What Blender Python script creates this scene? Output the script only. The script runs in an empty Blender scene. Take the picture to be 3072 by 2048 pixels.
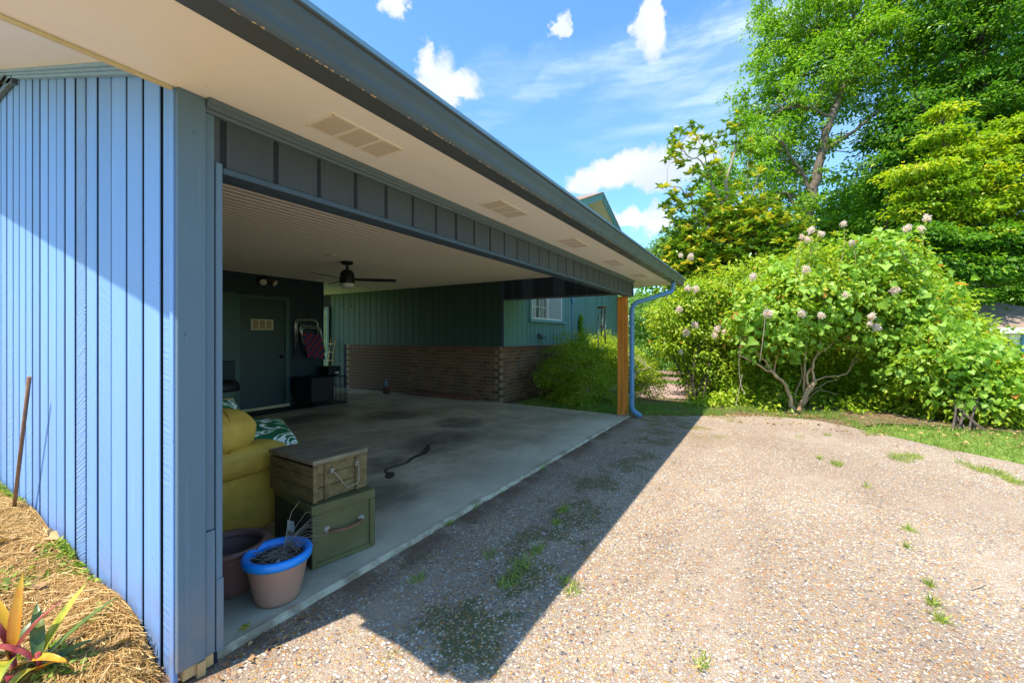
import bpy, bmesh, math, random
import numpy as np
from mathutils import Vector, Matrix
R = math.radians
SC = bpy.context.scene
COL = SC.collection
random.seed(7)
RNG = np.random.default_rng(11)

# ------------------------------------------------------------------ camera
EYE = 1.35
cam = bpy.data.cameras.new('camera')
cam.sensor_width = 36.0
cam.lens = 36.0 * 1280 / 3072
cam.shift_y = -14 / 3072
cam.clip_start = 0.05
cam.clip_end = 2000
camo = bpy.data.objects.new('camera', cam)
COL.objects.link(camo)
CA = math.atan2(759, 1280)
cs, sn = math.cos(CA), math.sin(CA)
camo.location = (0, 0, EYE)
camo.rotation_euler = (R(90), 0, -(math.pi / 2 - CA))
SC.camera = camo

# ------------------------------------------------------------------ light
SUN_DIR = Vector((0.46, -0.145, -1.0)).normalized()      # the way the light travels
SC.view_settings.view_transform = 'Standard'
SC.view_settings.look = 'None'
SC.view_settings.gamma = 1
SC.view_settings.exposure = 0.92
SC.view_settings.use_curve_mapping = False
SC.render.engine = 'CYCLES'
SC.cycles.max_bounces = 8
SC.cycles.diffuse_bounces = 5
SC.cycles.glossy_bounces = 3
SC.cycles.transmission_bounces = 6
SC.cycles.transparent_max_bounces = 8
SC.cycles.use_denoising = True
SC.cycles.sample_clamp_indirect = 6
sun = bpy.data.lights.new('sun', 'SUN')
sun.energy = 4.8
sun.angle = R(0.55)
sun.color = (1.0, 0.93, 0.82)
suno = bpy.data.objects.new('sun', sun)
COL.objects.link(suno)
suno.rotation_euler = SUN_DIR.to_track_quat('-Z', 'Y').to_euler()
suno.location = (-20, 5, 40)

def link(nt, a, b): nt.links.new(a, b)

class G:
    """tiny node-graph writer"""
    def __init__(s, nt): s.nt = nt
    def n(s, t, ins=None, **kw):
        nd = s.nt.nodes.new(t)
        for k, v in kw.items(): setattr(nd, k, v)
        if ins:
            for k, v in ins.items(): s.put(nd.inputs[k], v)
        return nd
    def put(s, sock, v):
        if isinstance(v, bpy.types.NodeSocket): s.nt.links.new(v, sock)
        elif isinstance(v, bpy.types.Node): s.nt.links.new(v.outputs[0], sock)
        else: sock.default_value = v
    def math(s, op, a, b=0.0, c=0.0, clamp=False):
        nd = s.nt.nodes.new('ShaderNodeMath'); nd.operation = op; nd.use_clamp = clamp
        s.put(nd.inputs[0], a); s.put(nd.inputs[1], b); s.put(nd.inputs[2], c)
        return nd.outputs[0]
    def mix(s, f, a, b, mode='MIX'):
        nd = s.nt.nodes.new('ShaderNodeMix'); nd.data_type = 'RGBA'; nd.blend_type = mode; nd.clamp_factor = True
        s.put(nd.inputs[0], f); s.put(nd.inputs[6], a); s.put(nd.inputs[7], b)
        return nd.outputs[2]
    def rng(s, v, a, b, lo=0.0, hi=1.0):
        nd = s.nt.nodes.new('ShaderNodeMapRange'); nd.clamp = True; nd.interpolation_type = 'SMOOTHSTEP'
        s.put(nd.inputs[0], v); s.put(nd.inputs[1], a); s.put(nd.inputs[2], b); s.put(nd.inputs[3], lo); s.put(nd.inputs[4], hi)
        return nd.outputs[0]
    def noise(s, vec, scale, detail=3.0, rough=0.55, dist=0.0):
        nd = s.n('ShaderNodeTexNoise', {'Scale': scale, 'Detail': detail, 'Roughness': rough, 'Distortion': dist})
        if vec is not None: s.put(nd.inputs['Vector'], vec)
        return nd.outputs['Fac']
    def mapping(s, vec, scale=(1, 1, 1), rot=(0, 0, 0), loc=(0, 0, 0)):
        nd = s.n('ShaderNodeMapping', {'Scale': scale, 'Rotation': rot, 'Location': loc}); s.put(nd.inputs['Vector'], vec)
        return nd.outputs[0]
    def ramp(s, f, stops, interp='LINEAR'):
        nd = s.nt.nodes.new('ShaderNodeValToRGB'); nd.color_ramp.interpolation = interp
        el = nd.color_ramp.elements
        while len(el) < len(stops): el.new(0.5)
        for e, (p, c) in zip(el, stops): e.position = p; e.color = (*c, 1)
        s.put(nd.inputs[0], f)
        return nd.outputs[0]
    def bump(s, h, strength=0.3, dist=0.01, normal=None):
        nd = s.n('ShaderNodeBump', {'Height': h, 'Strength': strength, 'Distance': dist})
        if normal is not None: s.put(nd.inputs['Normal'], normal)
        return nd.outputs[0]

# world: clear daylight sky with a few clouds, laid out by direction
W = bpy.data.worlds.new('World'); SC.world = W; W.use_nodes = True
wt = W.node_tree; wt.nodes.clear(); g = G(wt)
sky = g.n('ShaderNodeTexSky', sky_type='NISHITA', sun_disc=False, altitude=0.0, air_density=1.0, dust_density=0.35, ozone_density=2.2)
sky.sun_elevation = math.asin(-SUN_DIR.z)
sky.sun_rotation = math.atan2(-SUN_DIR.x, -SUN_DIR.y)
tc = g.n('ShaderNodeTexCoord').outputs['Generated']
hs = g.n('ShaderNodeHueSaturation', {'Saturation': 1.12, 'Value': 1.0, 'Color': sky.outputs[0]}).outputs[0]
def wdir(px, py):
    v = Vector((cs + (px - 1536) / 1280 * sn, sn - (px - 1536) / 1280 * cs, (1010 - py) / 1280)); return v.normalized()
def blob(px, py, w, h, tilt=0.0):
    """soft elliptical region of the sky round one direction; w, h in radians"""
    d = wdir(px, py); z = Vector((0, 0, 1)); e = d.cross(z).normalized(); u = e.cross(d).normalized()
    e2 = e * math.cos(tilt) + u * math.sin(tilt); u2 = u * math.cos(tilt) - e * math.sin(tilt)
    def dot(v): 
        n_ = g.n('ShaderNodeVectorMath', operation='DOT_PRODUCT'); g.put(n_.inputs[0], wv); n_.inputs[1].default_value = v; return n_.outputs['Value']
    a = g.math('DIVIDE', dot(e2), w); b = g.math('DIVIDE', dot(u2), h)
    rr = g.math('ADD', g.math('MULTIPLY', a, a), g.math('MULTIPLY', b, b))
    front = g.math('GREATER_THAN', dot(d), 0.0)
    return g.math('MULTIPLY', g.rng(rr, 0.0, 1.0, 1.0, 0.0), front)
wn = g.n('ShaderNodeTexNoise', {'Scale': 7.0, 'Detail': 8.0, 'Roughness': 0.62, 'Vector': tc})
sub = g.n('ShaderNodeVectorMath', operation='SUBTRACT'); g.put(sub.inputs[0], wn.outputs['Color']); sub.inputs[1].default_value = (.5, .5, .5)
scl = g.n('ShaderNodeVectorMath', operation='SCALE'); g.put(scl.inputs[0], sub.outputs[0]); scl.inputs['Scale'].default_value = 0.15
addv = g.n('ShaderNodeVectorMath', operation='ADD'); g.put(addv.inputs[0], tc); g.put(addv.inputs[1], scl.outputs[0])
wv = addv.outputs[0]
cl = None
for b in [(1880, 500, .15, .052, .08), (2010, 490, .13, .060, .1), (1780, 528, .08, .035, .1), (1950, 70, .032, .065, -.15), (1965, 20, .022, .05, 0), (1300, 245, .065, .075, -.6), (1350, 235, .085, .035, -.1), (1265, 175, .028, .04, .3),
          (1190, 5, .035, .045, 0), (1965, 640, .055, .045, .3), (1880, 655, .06, .025, 0), (1715, 70, .02, .025, 0)]:
    v = blob(*b); cl = v if cl is None else g.math('MAXIMUM', cl, v)
# general scattered cloud beyond the view, same kind and amount
gen = g.noise(g.mapping(tc, (1, 1, 2.2)), 1.7, 5, .6)
away = g.n('ShaderNodeVectorMath', operation='DOT_PRODUCT'); g.put(away.inputs[0], tc); away.inputs[1].default_value = (cs, sn, .3)
gen = g.math('MULTIPLY', g.rng(gen, .60, .72), g.rng(away.outputs['Value'], .35, .0))
fine = g.noise(tc, 11, 9, .66)
body = g.math('ADD', cl, g.math('MULTIPLY', g.math('SUBTRACT', fine, .5), 1.7))
body = g.math('MULTIPLY', g.rng(body, .12, 1.0), g.rng(cl, .0, .45))
body = g.math('MAXIMUM', body, g.math('MULTIPLY', gen, .9))
# thin streaks of high cloud
ci = None
for b, a in [((2000, 150, .75, .035, .12), .5), ((2250, 120, .35, .05, .14), .6), ((1700, 190, .5, .05, .1), .35), ((2150, 290, .35, .05, .14), .42), ((2200, 260, .22, .02, .14), .35), ((2250, 440, .25, .12, 0), .5), ((2050, 250, .5, .12, .1), .18)]:
    v = g.math('MULTIPLY', blob(*b), a); ci = v if ci is None else g.math('ADD', ci, v)
wisp = g.noise(g.mapping(tc, (2, 2, 14), (0.0, 0.25, 0.3)), 3.0, 5, .6)
ci = g.math('MULTIPLY', ci, g.rng(wisp, .34, .70, .15, .62), clamp=True)
SKY_GAIN = 1.13
skyc = g.mix(1.0, hs, (SKY_GAIN * .86, SKY_GAIN * 1.06, SKY_GAIN * 1.10, 1), 'MULTIPLY')
col = g.mix(ci, skyc, (3.3, 4.0, 4.6, 1))
shade_c = g.ramp(g.noise(tc, 9, 4, .5), [(.35, (.80, .86, .93)), (.6, (1, 1, 1))])
col = g.mix(body, col, g.mix(1.0, shade_c, (3.7, 3.85, 4.0, 1), 'MULTIPLY'))
bg = g.n('ShaderNodeBackground', {'Color': col, 'Strength': 0.15})
wo = g.n('ShaderNodeOutputWorld'); link(wt, bg.outputs[0], wo.inputs[0])

# ------------------------------------------------------------------ materials
def newmat(name, rough=0.7, spec=0.3):
    m = bpy.data.materials.new(name); m.use_nodes = True
    nt = m.node_tree; nt.nodes.clear(); g = G(nt)
    b = g.n('ShaderNodeBsdfPrincipled', {'Roughness': rough, 'Specular IOR Level': spec})
    o = g.n('ShaderNodeOutputMaterial'); nt.links.new(b.outputs[0], o.inputs[0])
    co = g.n('ShaderNodeTexCoord').outputs['Object']
    return m, g, b, co
def simple(name, col, rough=0.6, spec=0.4, metal=0.0, var=0.12, scale=8.0, bump=0.0, bscale=60.0):
    m, g, b, co = newmat(name, rough, spec)
    n = g.noise(co, scale, 4, .6)
    c = g.mix(n, tuple(x * (1 - var) for x in col) + (1,), tuple(min(1, x * (1 + var)) for x in col) + (1,))
    g.put(b.inputs['Base Color'], c); b.inputs['Metallic'].default_value = metal
    g.put(b.inputs['Roughness'], g.rng(g.noise(co, scale * 2.3, 3), .3, .7, max(.05, rough - .08), min(1, rough + .08)))
    if bump: g.put(b.inputs['Normal'], g.bump(g.noise(co, bscale, 4), bump, .004))
    return m
def painted_board(name, col, saw=0.5, var=0.10, rough=.55, sawscale=1.0, fade=0.25):
    """rough-sawn painted boards: each object gets its own tint, grain offset and saw-mark slant"""
    m, g, b, co = newmat(name, rough, .35)
    oi = g.n('ShaderNodeObjectInfo'); rnd = oi.outputs['Random']
    off = g.n('ShaderNodeCombineXYZ', {'X': g.math('MULTIPLY', rnd, 37.0), 'Y': g.math('MULTIPLY', rnd, 91.0), 'Z': g.math('MULTIPLY', rnd, 53.0)}).outputs[0]
    ad = g.n('ShaderNodeVectorMath', operation='ADD'); g.put(ad.inputs[0], g.n('ShaderNodeNewGeometry').outputs['Position']); g.put(ad.inputs[1], off)
    v = ad.outputs[0]
    grain = g.noise(g.mapping(v, (60, 60, 1.6)), 1.0, 5, .6)
    blot = g.noise(g.mapping(v, (3, 3, .9)), 1.0, 4, .6)
    slant = g.math('MULTIPLY', g.math('SUBTRACT', rnd, .35), 1.6)
    sx = g.n('ShaderNodeSeparateXYZ'); g.put(sx.inputs[0], v)
    hor = g.math('ADD', sx.outputs[0], sx.outputs[1])
    coord = g.math('ADD', sx.outputs[2], g.math('MULTIPLY', hor, slant))
    cx = g.n('ShaderNodeCombineXYZ', {'X': g.math('MULTIPLY', hor, 3.0), 'Y': 0.0, 'Z': g.math('MULTIPLY', coord, 55.0 * sawscale)}).outputs[0]
    sawn = g.noise(cx, 1.0, 3, .5)
    amt = g.rng(g.math('FRACT', g.math('MULTIPLY', rnd, 7.31)), .35, 1.0, .12, 1.0)
    h = g.math('ADD', g.math('MULTIPLY', grain, .45), g.math('MULTIPLY', g.math('MULTIPLY', sawn, amt), saw * 1.6))
    base = g.mix(blot, tuple(c * (1 - var) for c in col) + (1,), tuple(c * (1 + var) for c in col) + (1,))
    base = g.mix(g.math('MULTIPLY', g.rng(grain, .55, .75), fade), base, tuple(min(1, c * 1.7 + .03) for c in col) + (1,))
    tint = g.rng(rnd, 0, 1, .94, 1.06)
    tn = g.n('ShaderNodeCombineColor', {'Red': tint, 'Green': tint, 'Blue': tint}).outputs[0]
    base = g.mix(1.0, base, tn, 'MULTIPLY')
    # small dark nicks and knots
    vo = g.n('ShaderNodeTexVoronoi', {'Vector': g.mapping(v, (14, 14, 7)), 'Scale': 1.0}, feature='F1')
    nick = g.rng(vo.outputs['Distance'], .025, .06, 1.0, 0.0)
    base = g.mix(g.math('MULTIPLY', nick, .7), base, tuple(c * .25 for c in col) + (1,))
    wz = g.n('ShaderNodeSeparateXYZ'); g.put(wz.inputs[0], g.n('ShaderNodeNewGeometry').outputs['Position'])
    spl = g.math('MULTIPLY', g.rng(wz.outputs[2], .45, .05), g.rng(g.noise(g.mapping(v, (9, 9, 7)), 1.0, 5, .65), .35, .65, .1, .55))
    base = g.mix(spl, base, (.24, .20, .17, 1))
    g.put(b.inputs['Base Color'], base)
    g.put(b.inputs['Normal'], g.bump(h, .55, .006))
    return m
def leafmat(name, stops, rough=.45, trans=.45, spec=.35):
    m, g, b, co = newmat(name, rough, spec)
    at = g.n('ShaderNodeAttribute', attribute_name='rnd').outputs['Fac']
    c = g.ramp(at, stops)
    pn = g.noise(g.n('ShaderNodeNewGeometry').outputs['Position'], .7, 2)
    c = g.mix(g.rng(pn, .3, .7, 0, .35), c, g.mix(1.0, c, (.75, .9, .8, 1), 'MULTIPLY'))
    g.put(b.inputs['Base Color'], c)
    tr = g.n('ShaderNodeBsdfTranslucent'); g.put(tr.inputs[0], g.mix(1.0, c, (1.2, 1.25, .5, 1), 'MULTIPLY'))
    ms = g.n('ShaderNodeMixShader', {0: trans}); link(g.nt, b.outputs[0], ms.inputs[1]); link(g.nt, tr.outputs[0], ms.inputs[2])
    o = [n for n in g.nt.nodes if n.type == 'OUTPUT_MATERIAL'][0]; link(g.nt, ms.outputs[0], o.inputs[0])
    return m

M = {}
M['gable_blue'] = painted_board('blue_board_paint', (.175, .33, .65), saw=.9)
M['gable_rough'] = painted_board('rough_sawn_blue_board_paint', (.17, .30, .56), saw=3.0, sawscale=1.6)
M['board_edge'] = simple('groove_shade_board_edge', (.012, .02, .035), .9, var=.3)  # near-black edges: the shade inside the board grooves is put into the colour
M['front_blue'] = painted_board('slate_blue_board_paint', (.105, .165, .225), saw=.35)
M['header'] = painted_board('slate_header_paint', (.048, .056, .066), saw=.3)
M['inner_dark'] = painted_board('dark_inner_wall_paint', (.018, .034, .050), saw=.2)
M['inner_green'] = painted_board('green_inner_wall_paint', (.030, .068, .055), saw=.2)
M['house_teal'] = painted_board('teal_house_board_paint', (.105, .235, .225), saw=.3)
M['vent_slat'] = simple('shaded_vent_slat_paint', (.60, .54, .44), .5, var=.04)
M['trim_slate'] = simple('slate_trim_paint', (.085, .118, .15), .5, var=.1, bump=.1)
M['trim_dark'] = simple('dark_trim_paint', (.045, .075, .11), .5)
M['trim_teal'] = simple('teal_trim_paint', (.13, .30, .34), .5)
M['rake_trim'] = simple('rake_moulding_paint', (.22, .36, .52), .45)
M['backing'] = simple('wall_backing', (.015, .02, .03), .9, var=.2)
M['blue_backing'] = simple('blue_groove_shadow_board', (.012, .02, .04), .9)

def soffit_mat(name, c1, c2):
    m, g, b, co = newmat(name, .6, .3)
    n = g.noise(co, 1.3, 4); base = g.mix(n, (*c1, 1), (*c2, 1))
    vo = g.n('ShaderNodeTexVoronoi', {'Vector': g.mapping(co, (5, 9, 5), (0, 0, .5)), 'Scale': 1.0}, feature='F1')
    sp = g.rng(vo.outputs['Distance'], .025, .05, 1, 0)
    base = g.mix(g.math('MULTIPLY', sp, .5), base, (.35, .25, .17, 1))
    wash = g.noise(g.mapping(co, (.6, 6, 1)), 1.0, 4, .6)
    base = g.mix(g.rng(wash, .5, .8, 0, .25), base, (c1[0] * .8, c1[1] * .78, c1[2] * .7, 1))
    g.put(b.inputs['Base Color'], base); g.put(b.inputs['Normal'], g.bump(g.noise(co, 90, 3), .12, .002))
    return m
M['soffit'] = soffit_mat('cream_soffit_paint', (.80, .765, .69), (.86, .83, .76))
M['soffit_yellow'] = simple('yellowed_cream_trim', (.55, .47, .27), .6, var=.25, scale=14)
M['ceiling'] = simple('beige_ceiling_vinyl', (.82, .735, .61), .45, var=.04)
M['vent_metal'] = simple('cream_vent_metal', (.80, .73, .61), .5, var=.05)

def aggregate():
    m, g, b, co = newmat('exposed_aggregate', .75, .25)
    wob = g.n('ShaderNodeTexNoise', {'Scale': 30.0, 'Detail': 2.0, 'Vector': co})
    dsp = g.mix(.012, co, wob.outputs['Color'], 'ADD')
    v1 = g.n('ShaderNodeTexVoronoi', {'Vector': dsp, 'Scale': 70.0, 'Randomness': 1.0}, feature='F1')
    v2 = g.n('ShaderNodeTexVoronoi', {'Vector': g.mapping(dsp, loc=(3.1, 1.7, 0)), 'Scale': 150.0}, feature='F1')
    big = g.noise(co, .55, 5, .6); mid = g.noise(g.mapping(co, loc=(7, 3, 0)), 1.7, 4, .6)
    bare = g.rng(g.noise(g.mapping(co, (1, 1.6, 1), loc=(2, 9, 0)), .8, 5, .65), .52, .66)       # places where paste covers the stones
    sc = g.n('ShaderNodeSeparateColor'); g.put(sc.inputs[0], v1.outputs['Color'])
    stone = g.ramp(sc.outputs[0], [(0, (.34, .20, .11)), (.12, (.62, .31, .08)), (.24, (.62, .44, .22)), (.42, (.70, .56, .38)), (.60, (.84, .78, .68)), (.72, (.36, .32, .29)), (.79, (.13, .12, .14)), (.87, (.58, .29, .16)), (1, (.66, .50, .33))], 'CONSTANT')
    sc2 = g.n('ShaderNodeSeparateColor'); g.put(sc2.inputs[0], v2.outputs['Color'])
    stone2 = g.ramp(sc2.outputs[0], [(0, (.26, .18, .13)), (.3, (.50, .37, .25)), (.55, (.66, .57, .47)), (.75, (.32, .26, .22)), (1, (.54, .41, .28))], 'CONSTANT')
    paste = g.mix(mid, (.27, .215, .165, 1), (.40, .32, .235, 1))
    e1 = g.rng(v1.outputs['Distance'], .40, .56, 1, 0)
    pick = g.math('GREATER_THAN', sc.outputs[1], .22)
    e2 = g.rng(v2.outputs['Distance'], .36, .56, 1, 0)
    c = g.mix(g.math('MULTIPLY', e2, .8), paste, stone2)
    c = g.mix(g.math('MULTIPLY', e1, pick), c, stone)
    c = g.mix(g.math('MULTIPLY', bare, .55), c, (.50, .39, .29, 1))
    c = g.mix(g.rng(big, .35, .65, .0, .42), c, g.mix(1.0, c, (.66, .60, .57, 1), 'MULTIPLY'))
    track = g.noise(g.mapping(co, (.35, 1.5, 1), (0, 0, -.25), (3, 1, 0)), 1.0, 3, .5)
    c = g.mix(g.rng(track, .5, .68, 0, .34), c, g.mix(1.0, c, (.72, .66, .62, 1), 'MULTIPLY'))
    # moss and soil: along the crack line in front of the slab, and soil at the slab's edge
    sx = g.n('ShaderNodeSeparateXYZ'); g.put(sx.inputs[0], co)
    moss_n = g.noise(g.mapping(co, loc=(4, 4, 0)), 2.6, 5, .7)
    band = g.rng(g.math('ABSOLUTE', g.math('SUBTRACT', sx.outputs[1], 1.28)), .05, .42, 1, 0)
    moss = g.math('MULTIPLY', g.rng(g.math('ADD', moss_n, g.math('MULTIPLY', band, .16)), .60, .70), g.math('SUBTRACT', 1.0, g.math('MULTIPLY', e1, .75)))
    nearhouse = g.rng(sx.outputs[1], .2, .7, 0, 1)
    c = g.mix(g.math('MULTIPLY', g.math('MULTIPLY', moss, .85), nearhouse), c, (.10, .105, .025, 1))
    farmoss = g.math('MULTIPLY', g.rng(g.noise(g.mapping(co, loc=(1, 8, 0)), 1.6, 5, .7), .5, .6), g.rng(sx.outputs[0], 5.9, 6.8))
    c = g.mix(g.math('MULTIPLY', g.math('MULTIPLY', farmoss, nearhouse), .8), c, (.20, .17, .035, 1))
    soil = g.math('MULTIPLY', g.rng(sx.outputs[1], 1.72, 1.98, 0, 1), g.rng(g.noise(co, 3.5, 5, .6), .3, .6))
    c = g.mix(g.math('MULTIPLY', soil, .85), c, (.16, .095, .06, 1))
    g.put(b.inputs['Base Color'], c)
    h = g.math('ADD', g.math('MULTIPLY', g.math('MULTIPLY', e1, pick), .8), g.math('MULTIPLY', e2, .35))
    g.put(b.inputs['Normal'], g.bump(h, .9, .008))
    return m
M['aggregate'] = aggregate()
def concrete():
    m, g, b, co = newmat('carport_concrete', .75, .12)
    n1 = g.noise(co, 1.1, 6, .65); n2 = g.noise(g.mapping(co, loc=(5, 5, 0)), 6, 5, .7); n3 = g.noise(co, 70, 3)
    c = g.mix(g.rng(n1, .3, .7), (.36, .30, .20, 1), (.62, .54, .385, 1))
    c = g.mix(g.rng(n2, .45, .7, 0, .45), c, (.30, .25, .17, 1))
    sx = g.n('ShaderNodeSeparateXYZ'); g.put(sx.inputs[0], g.mix(.12, co, g.n('ShaderNodeTexNoise', {'Scale': 2.5, 'Detail': 5.0, 'Vector': co}).outputs['Color'], 'ADD'))
    def stain(x, y, rx, ry):
        a = g.math('DIVIDE', g.math('SUBTRACT', sx.outputs[0], x), rx); d = g.math('DIVIDE', g.math('SUBTRACT', sx.outputs[1], y), ry)
        return g.rng(g.math('ADD', g.math('MULTIPLY', a, a), g.math('MULTIPLY', d, d)), .15, 1.0, 1, 0)
    st = None
    for s_ in [(4.35, 3.7, .85, .55), (3.2, 3.6, .5, .35), (2.6, 2.9, .45, .5), (5.3, 5.6, .6, .6), (4.5, 6.6, .8, .5), (1.5, 2.3, .5, .3), (5.4, 4.2, .5, .5), (3.1, 4.9, .5, .7)]:
        v = stain(*s_); st = v if st is None else g.math('MAXIMUM', st, v)
    st = g.math('MULTIPLY', st, g.rng(g.noise(co, 3.4, 5, .7), .25, .6, .35, 1))
    c = g.mix(g.math('MULTIPLY', st, .66), c, (.055, .05, .048, 1))
    pale = g.math('MULTIPLY', g.rng(sx.outputs[1], 2.9, 2.05, 0, 1), .45)
    c = g.mix(pale, c, (.74, .66, .49, 1))
    c = g.mix(g.rng(n3, .62, .75, 0, .35), c, (.12, .11, .10, 1))
    rim = g.math('MULTIPLY', g.rng(sx.outputs[1], 2.16, 2.07, 0, 1), g.rng(g.noise(co, 6, 5, .7), .4, .62, .1, .75))
    c = g.mix(rim, c, (.20, .135, .085, 1))
    g.put(b.inputs['Base Color'], c); g.put(b.inputs['Roughness'], g.rng(st, 0, 1, .62, .38))
    g.put(b.inputs['Normal'], g.bump(g.math('ADD', n2, g.math('MULTIPLY', n3, .4)), .25, .004))
    return m
M['concrete'] = concrete()
def two(name, a, c2, scale, rough=.9, bump=.5, bs=40, dist=.01, detail=5):
    m, g, b, co = newmat(name, rough, .15)
    n = g.noise(co, scale, detail, .65)
    g.put(b.inputs['Base Color'], g.ramp(n, [(.3, a), (.7, c2)]))
    g.put(b.inputs['Normal'], g.bump(g.noise(co, bs, 5, .7), bump, dist)); return m
M['soil'] = two('litter_soil', (.10, .065, .04), (.22, .15, .09), 5)
M['lawn'] = two('lawn_ground', (.11, .18, .03), (.26, .33, .07), 3)
M['straw_ground'] = two('straw_bed_ground', (.22, .13, .05), (.44, .29, .12), 12, bs=90)
M['oil'] = simple('oil_mark', (.07, .058, .042), .6, var=.4, scale=5)

def wood(name, a, b2, scale=(14, 14, 1.2), rough=.55, knots=True, axis=2):
    m, g, b, co = newmat(name, rough, .3)
    rnd = g.n('ShaderNodeObjectInfo').outputs['Random']
    v = g.mapping(co, scale, loc=(1.3, 2.1, .7))
    n = g.noise(v, 1.0, 6, .6, 1.2)
    c = g.ramp(n, [(.3, a), (.5, tuple((x + y) / 2 for x, y in zip(a, b2))), (.7, b2)])
    if knots:
        vo = g.n('ShaderNodeTexVoronoi', {'Vector': g.mapping(co, (5.5, 5.5, 3.0)), 'Scale': 1.0}, feature='F1')
        c = g.mix(g.rng(vo.outputs['Distance'], .08, .20, .85, 0), c, (a[0] * .3, a[1] * .25, a[2] * .25, 1))
    g.put(b.inputs['Base Color'], c); g.put(b.inputs['Normal'], g.bump(n, .25, .003))
    return m
M['cedar'] = wood('stained_cedar', (.55, .165, .018), (.80, .31, .045))
M['crate_wood'] = wood('weathered_olive_wood', (.095, .065, .026), (.215, .15, .062), (20, 3, 20), knots=False)
M['crate_top'] = wood('worn_grey_brown_wood', (.12, .095, .055), (.30, .24, .155), (3, 26, 20), knots=False)
M['crate_green'] = simple('scuffed_olive_green_paint', (.11, .102, .038), .55, var=.5, scale=5, bump=.15)
M['crate_dark'] = simple('dark_olive_end_paint', (.035, .04, .025), .6, var=.3, scale=5)
M['bare_wood'] = wood('raw_pine', (.45, .27, .11), (.62, .42, .2), knots=False)
M['stick'] = wood('brown_stake_wood', (.13, .06, .03), (.28, .15, .08), knots=False)
M['deck'] = wood('red_brown_deck_wood', (.30, .19, .16), (.46, .33, .29), (2, 18, 2), .8, knots=False)
M['black'] = simple('black_metal', (.012, .012, .013), .4, var=.2)
M['black_wire'] = simple('black_wire_coating', (.015, .015, .017), .45)
M['rubber'] = simple('black_plastic', (.012, .013, .015), .5)
M['alum'] = simple('brushed_aluminium', (.55, .55, .54), .3, metal=.9, var=.1)
M['steel'] = simple('galvanised_steel', (.30, .26, .20), .5, metal=.3, var=.2)
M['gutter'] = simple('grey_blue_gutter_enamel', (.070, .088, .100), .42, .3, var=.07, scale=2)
M['gutter_lip'] = simple('sky_reflection_gutter_lip', (.15, .27, .38), .35, .5)  # bluer than the gutter: the sky's reflection on the lip is painted in
M['downspout'] = simple('blue_downspout_paint', (.10, .24, .40), .4, .5, var=.12, scale=4)
M['terracotta'] = simple('terracotta_plastic', (.36, .21, .155), .5, .35, var=.15, scale=5)
M['terracotta_dark'] = simple('dusty_brown_plastic', (.17, .085, .07), .55, .3, var=.2, scale=5)
M['pot_blue'] = simple('bright_blue_plastic', (.012, .24, .78), .35, .5, var=.06)
M['potting'] = two('potting_soil', (.03, .02, .015), (.12, .08, .05), 40, bs=90)
M['leather'] = simple('cracked_yellow_leather', (.60, .37, .06), .55, .3, var=.34, scale=9, bump=.9, bscale=38)
M['leather_strap'] = simple('brown_leather_strap', (.22, .09, .05), .6, var=.25, scale=20)
M['can'] = simple('grey_green_can_plastic', (.10, .15, .12), .5)
M['white'] = simple('white_paint', (.72, .70, .65), .5, var=.06)
M['cream_plastic'] = simple('cream_plastic', (.62, .55, .40), .45, var=.06)
M['tan'] = simple('tan_plastic', (.36, .25, .13), .5)
M['door_paint'] = simple('dark_teal_door_paint', (.022, .045, .052), .4, var=.1)
M['door_trim'] = simple('teal_door_trim_paint', (.045, .10, .10), .45)
M['green_door'] = simple('pale_green_door_paint', (.20, .26, .12), .5)
M['mortar'] = two('brick_mortar', (.21, .17, .12), (.32, .26, .18), 20, bs=120)
def brickm():
    m, g, b, co = newmat('wall_brick', .8, .2)
    rnd = g.n('ShaderNodeObjectInfo').outputs['Random']
    pos = g.n('ShaderNodeNewGeometry').outputs['Position']
    per = g.n('ShaderNodeTexWhiteNoise', {'Vector': g.n('ShaderNodeVectorMath', {0: g.mapping(pos, (9.5, 9.5, 13.1), loc=(.3, .2, .1))}, operation='FLOOR').outputs[0]}).outputs[0]
    f = g.math('FRACT', g.math('ADD', rnd, g.math('MULTIPLY', per, .0)))
    c = g.ramp(f, [(0, (.11, .052, .030)), (.35, (.17, .085, .044)), (.7, (.23, .12, .06)), (1, (.14, .095, .06))])
    n = g.noise(pos, 45, 4, .7)
    c = g.mix(g.rng(n, .4, .7, 0, .45), c, (.08, .06, .05, 1))
    g.put(b.inputs['Base Color'], c); g.put(b.inputs['Normal'], g.bump(n, .4, .004)); return m
M['brick'] = brickm()
M['brick_red'] = simple('dark_red_cap_brick', (.16, .065, .045), .75, var=.25, scale=20)
M['shingle'] = two('brown_shingles', (.17, .12, .09), (.34, .25, .19), 9, bs=60)
M['glass'] = None
m, g, b, co = newmat('window_glass', .03, .5); b.inputs['Base Color'].default_value = (.75, .85, .82, 1); b.inputs['Transmission Weight'].default_value = 0.9; b.inputs['Alpha'].default_value = .35; M['glass'] = m
M['screen'] = simple('grey_window_screen', (.30, .33, .32), .7)
M['curtain'] = simple('white_curtain', (.68, .70, .68), .8)
M['web_red'] = simple('red_webbing', (.28, .015, .03), .6, var=.1)
M['web_blue'] = simple('navy_webbing', (.02, .03, .12), .6)
M['lamp_glass'] = simple('frosted_white_glass', (.75, .74, .68), .25)
M['flood_glass'] = simple('flood_lamp_face', (.62, .60, .50), .15, .8)
M['bark'] = two('grey_brown_bark', (.085, .062, .045), (.21, .165, .125), 8, bs=25, bump=.9, dist=.02)
M['bark_dark'] = two('dark_bark', (.05, .04, .03), (.14, .11, .09), 8, bs=25, bump=.8, dist=.02)
M['bark_myrtle'] = wood('peeling_tan_bark', (.30, .17, .08), (.55, .38, .22), (16, 16, 2), .6, knots=False)
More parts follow.
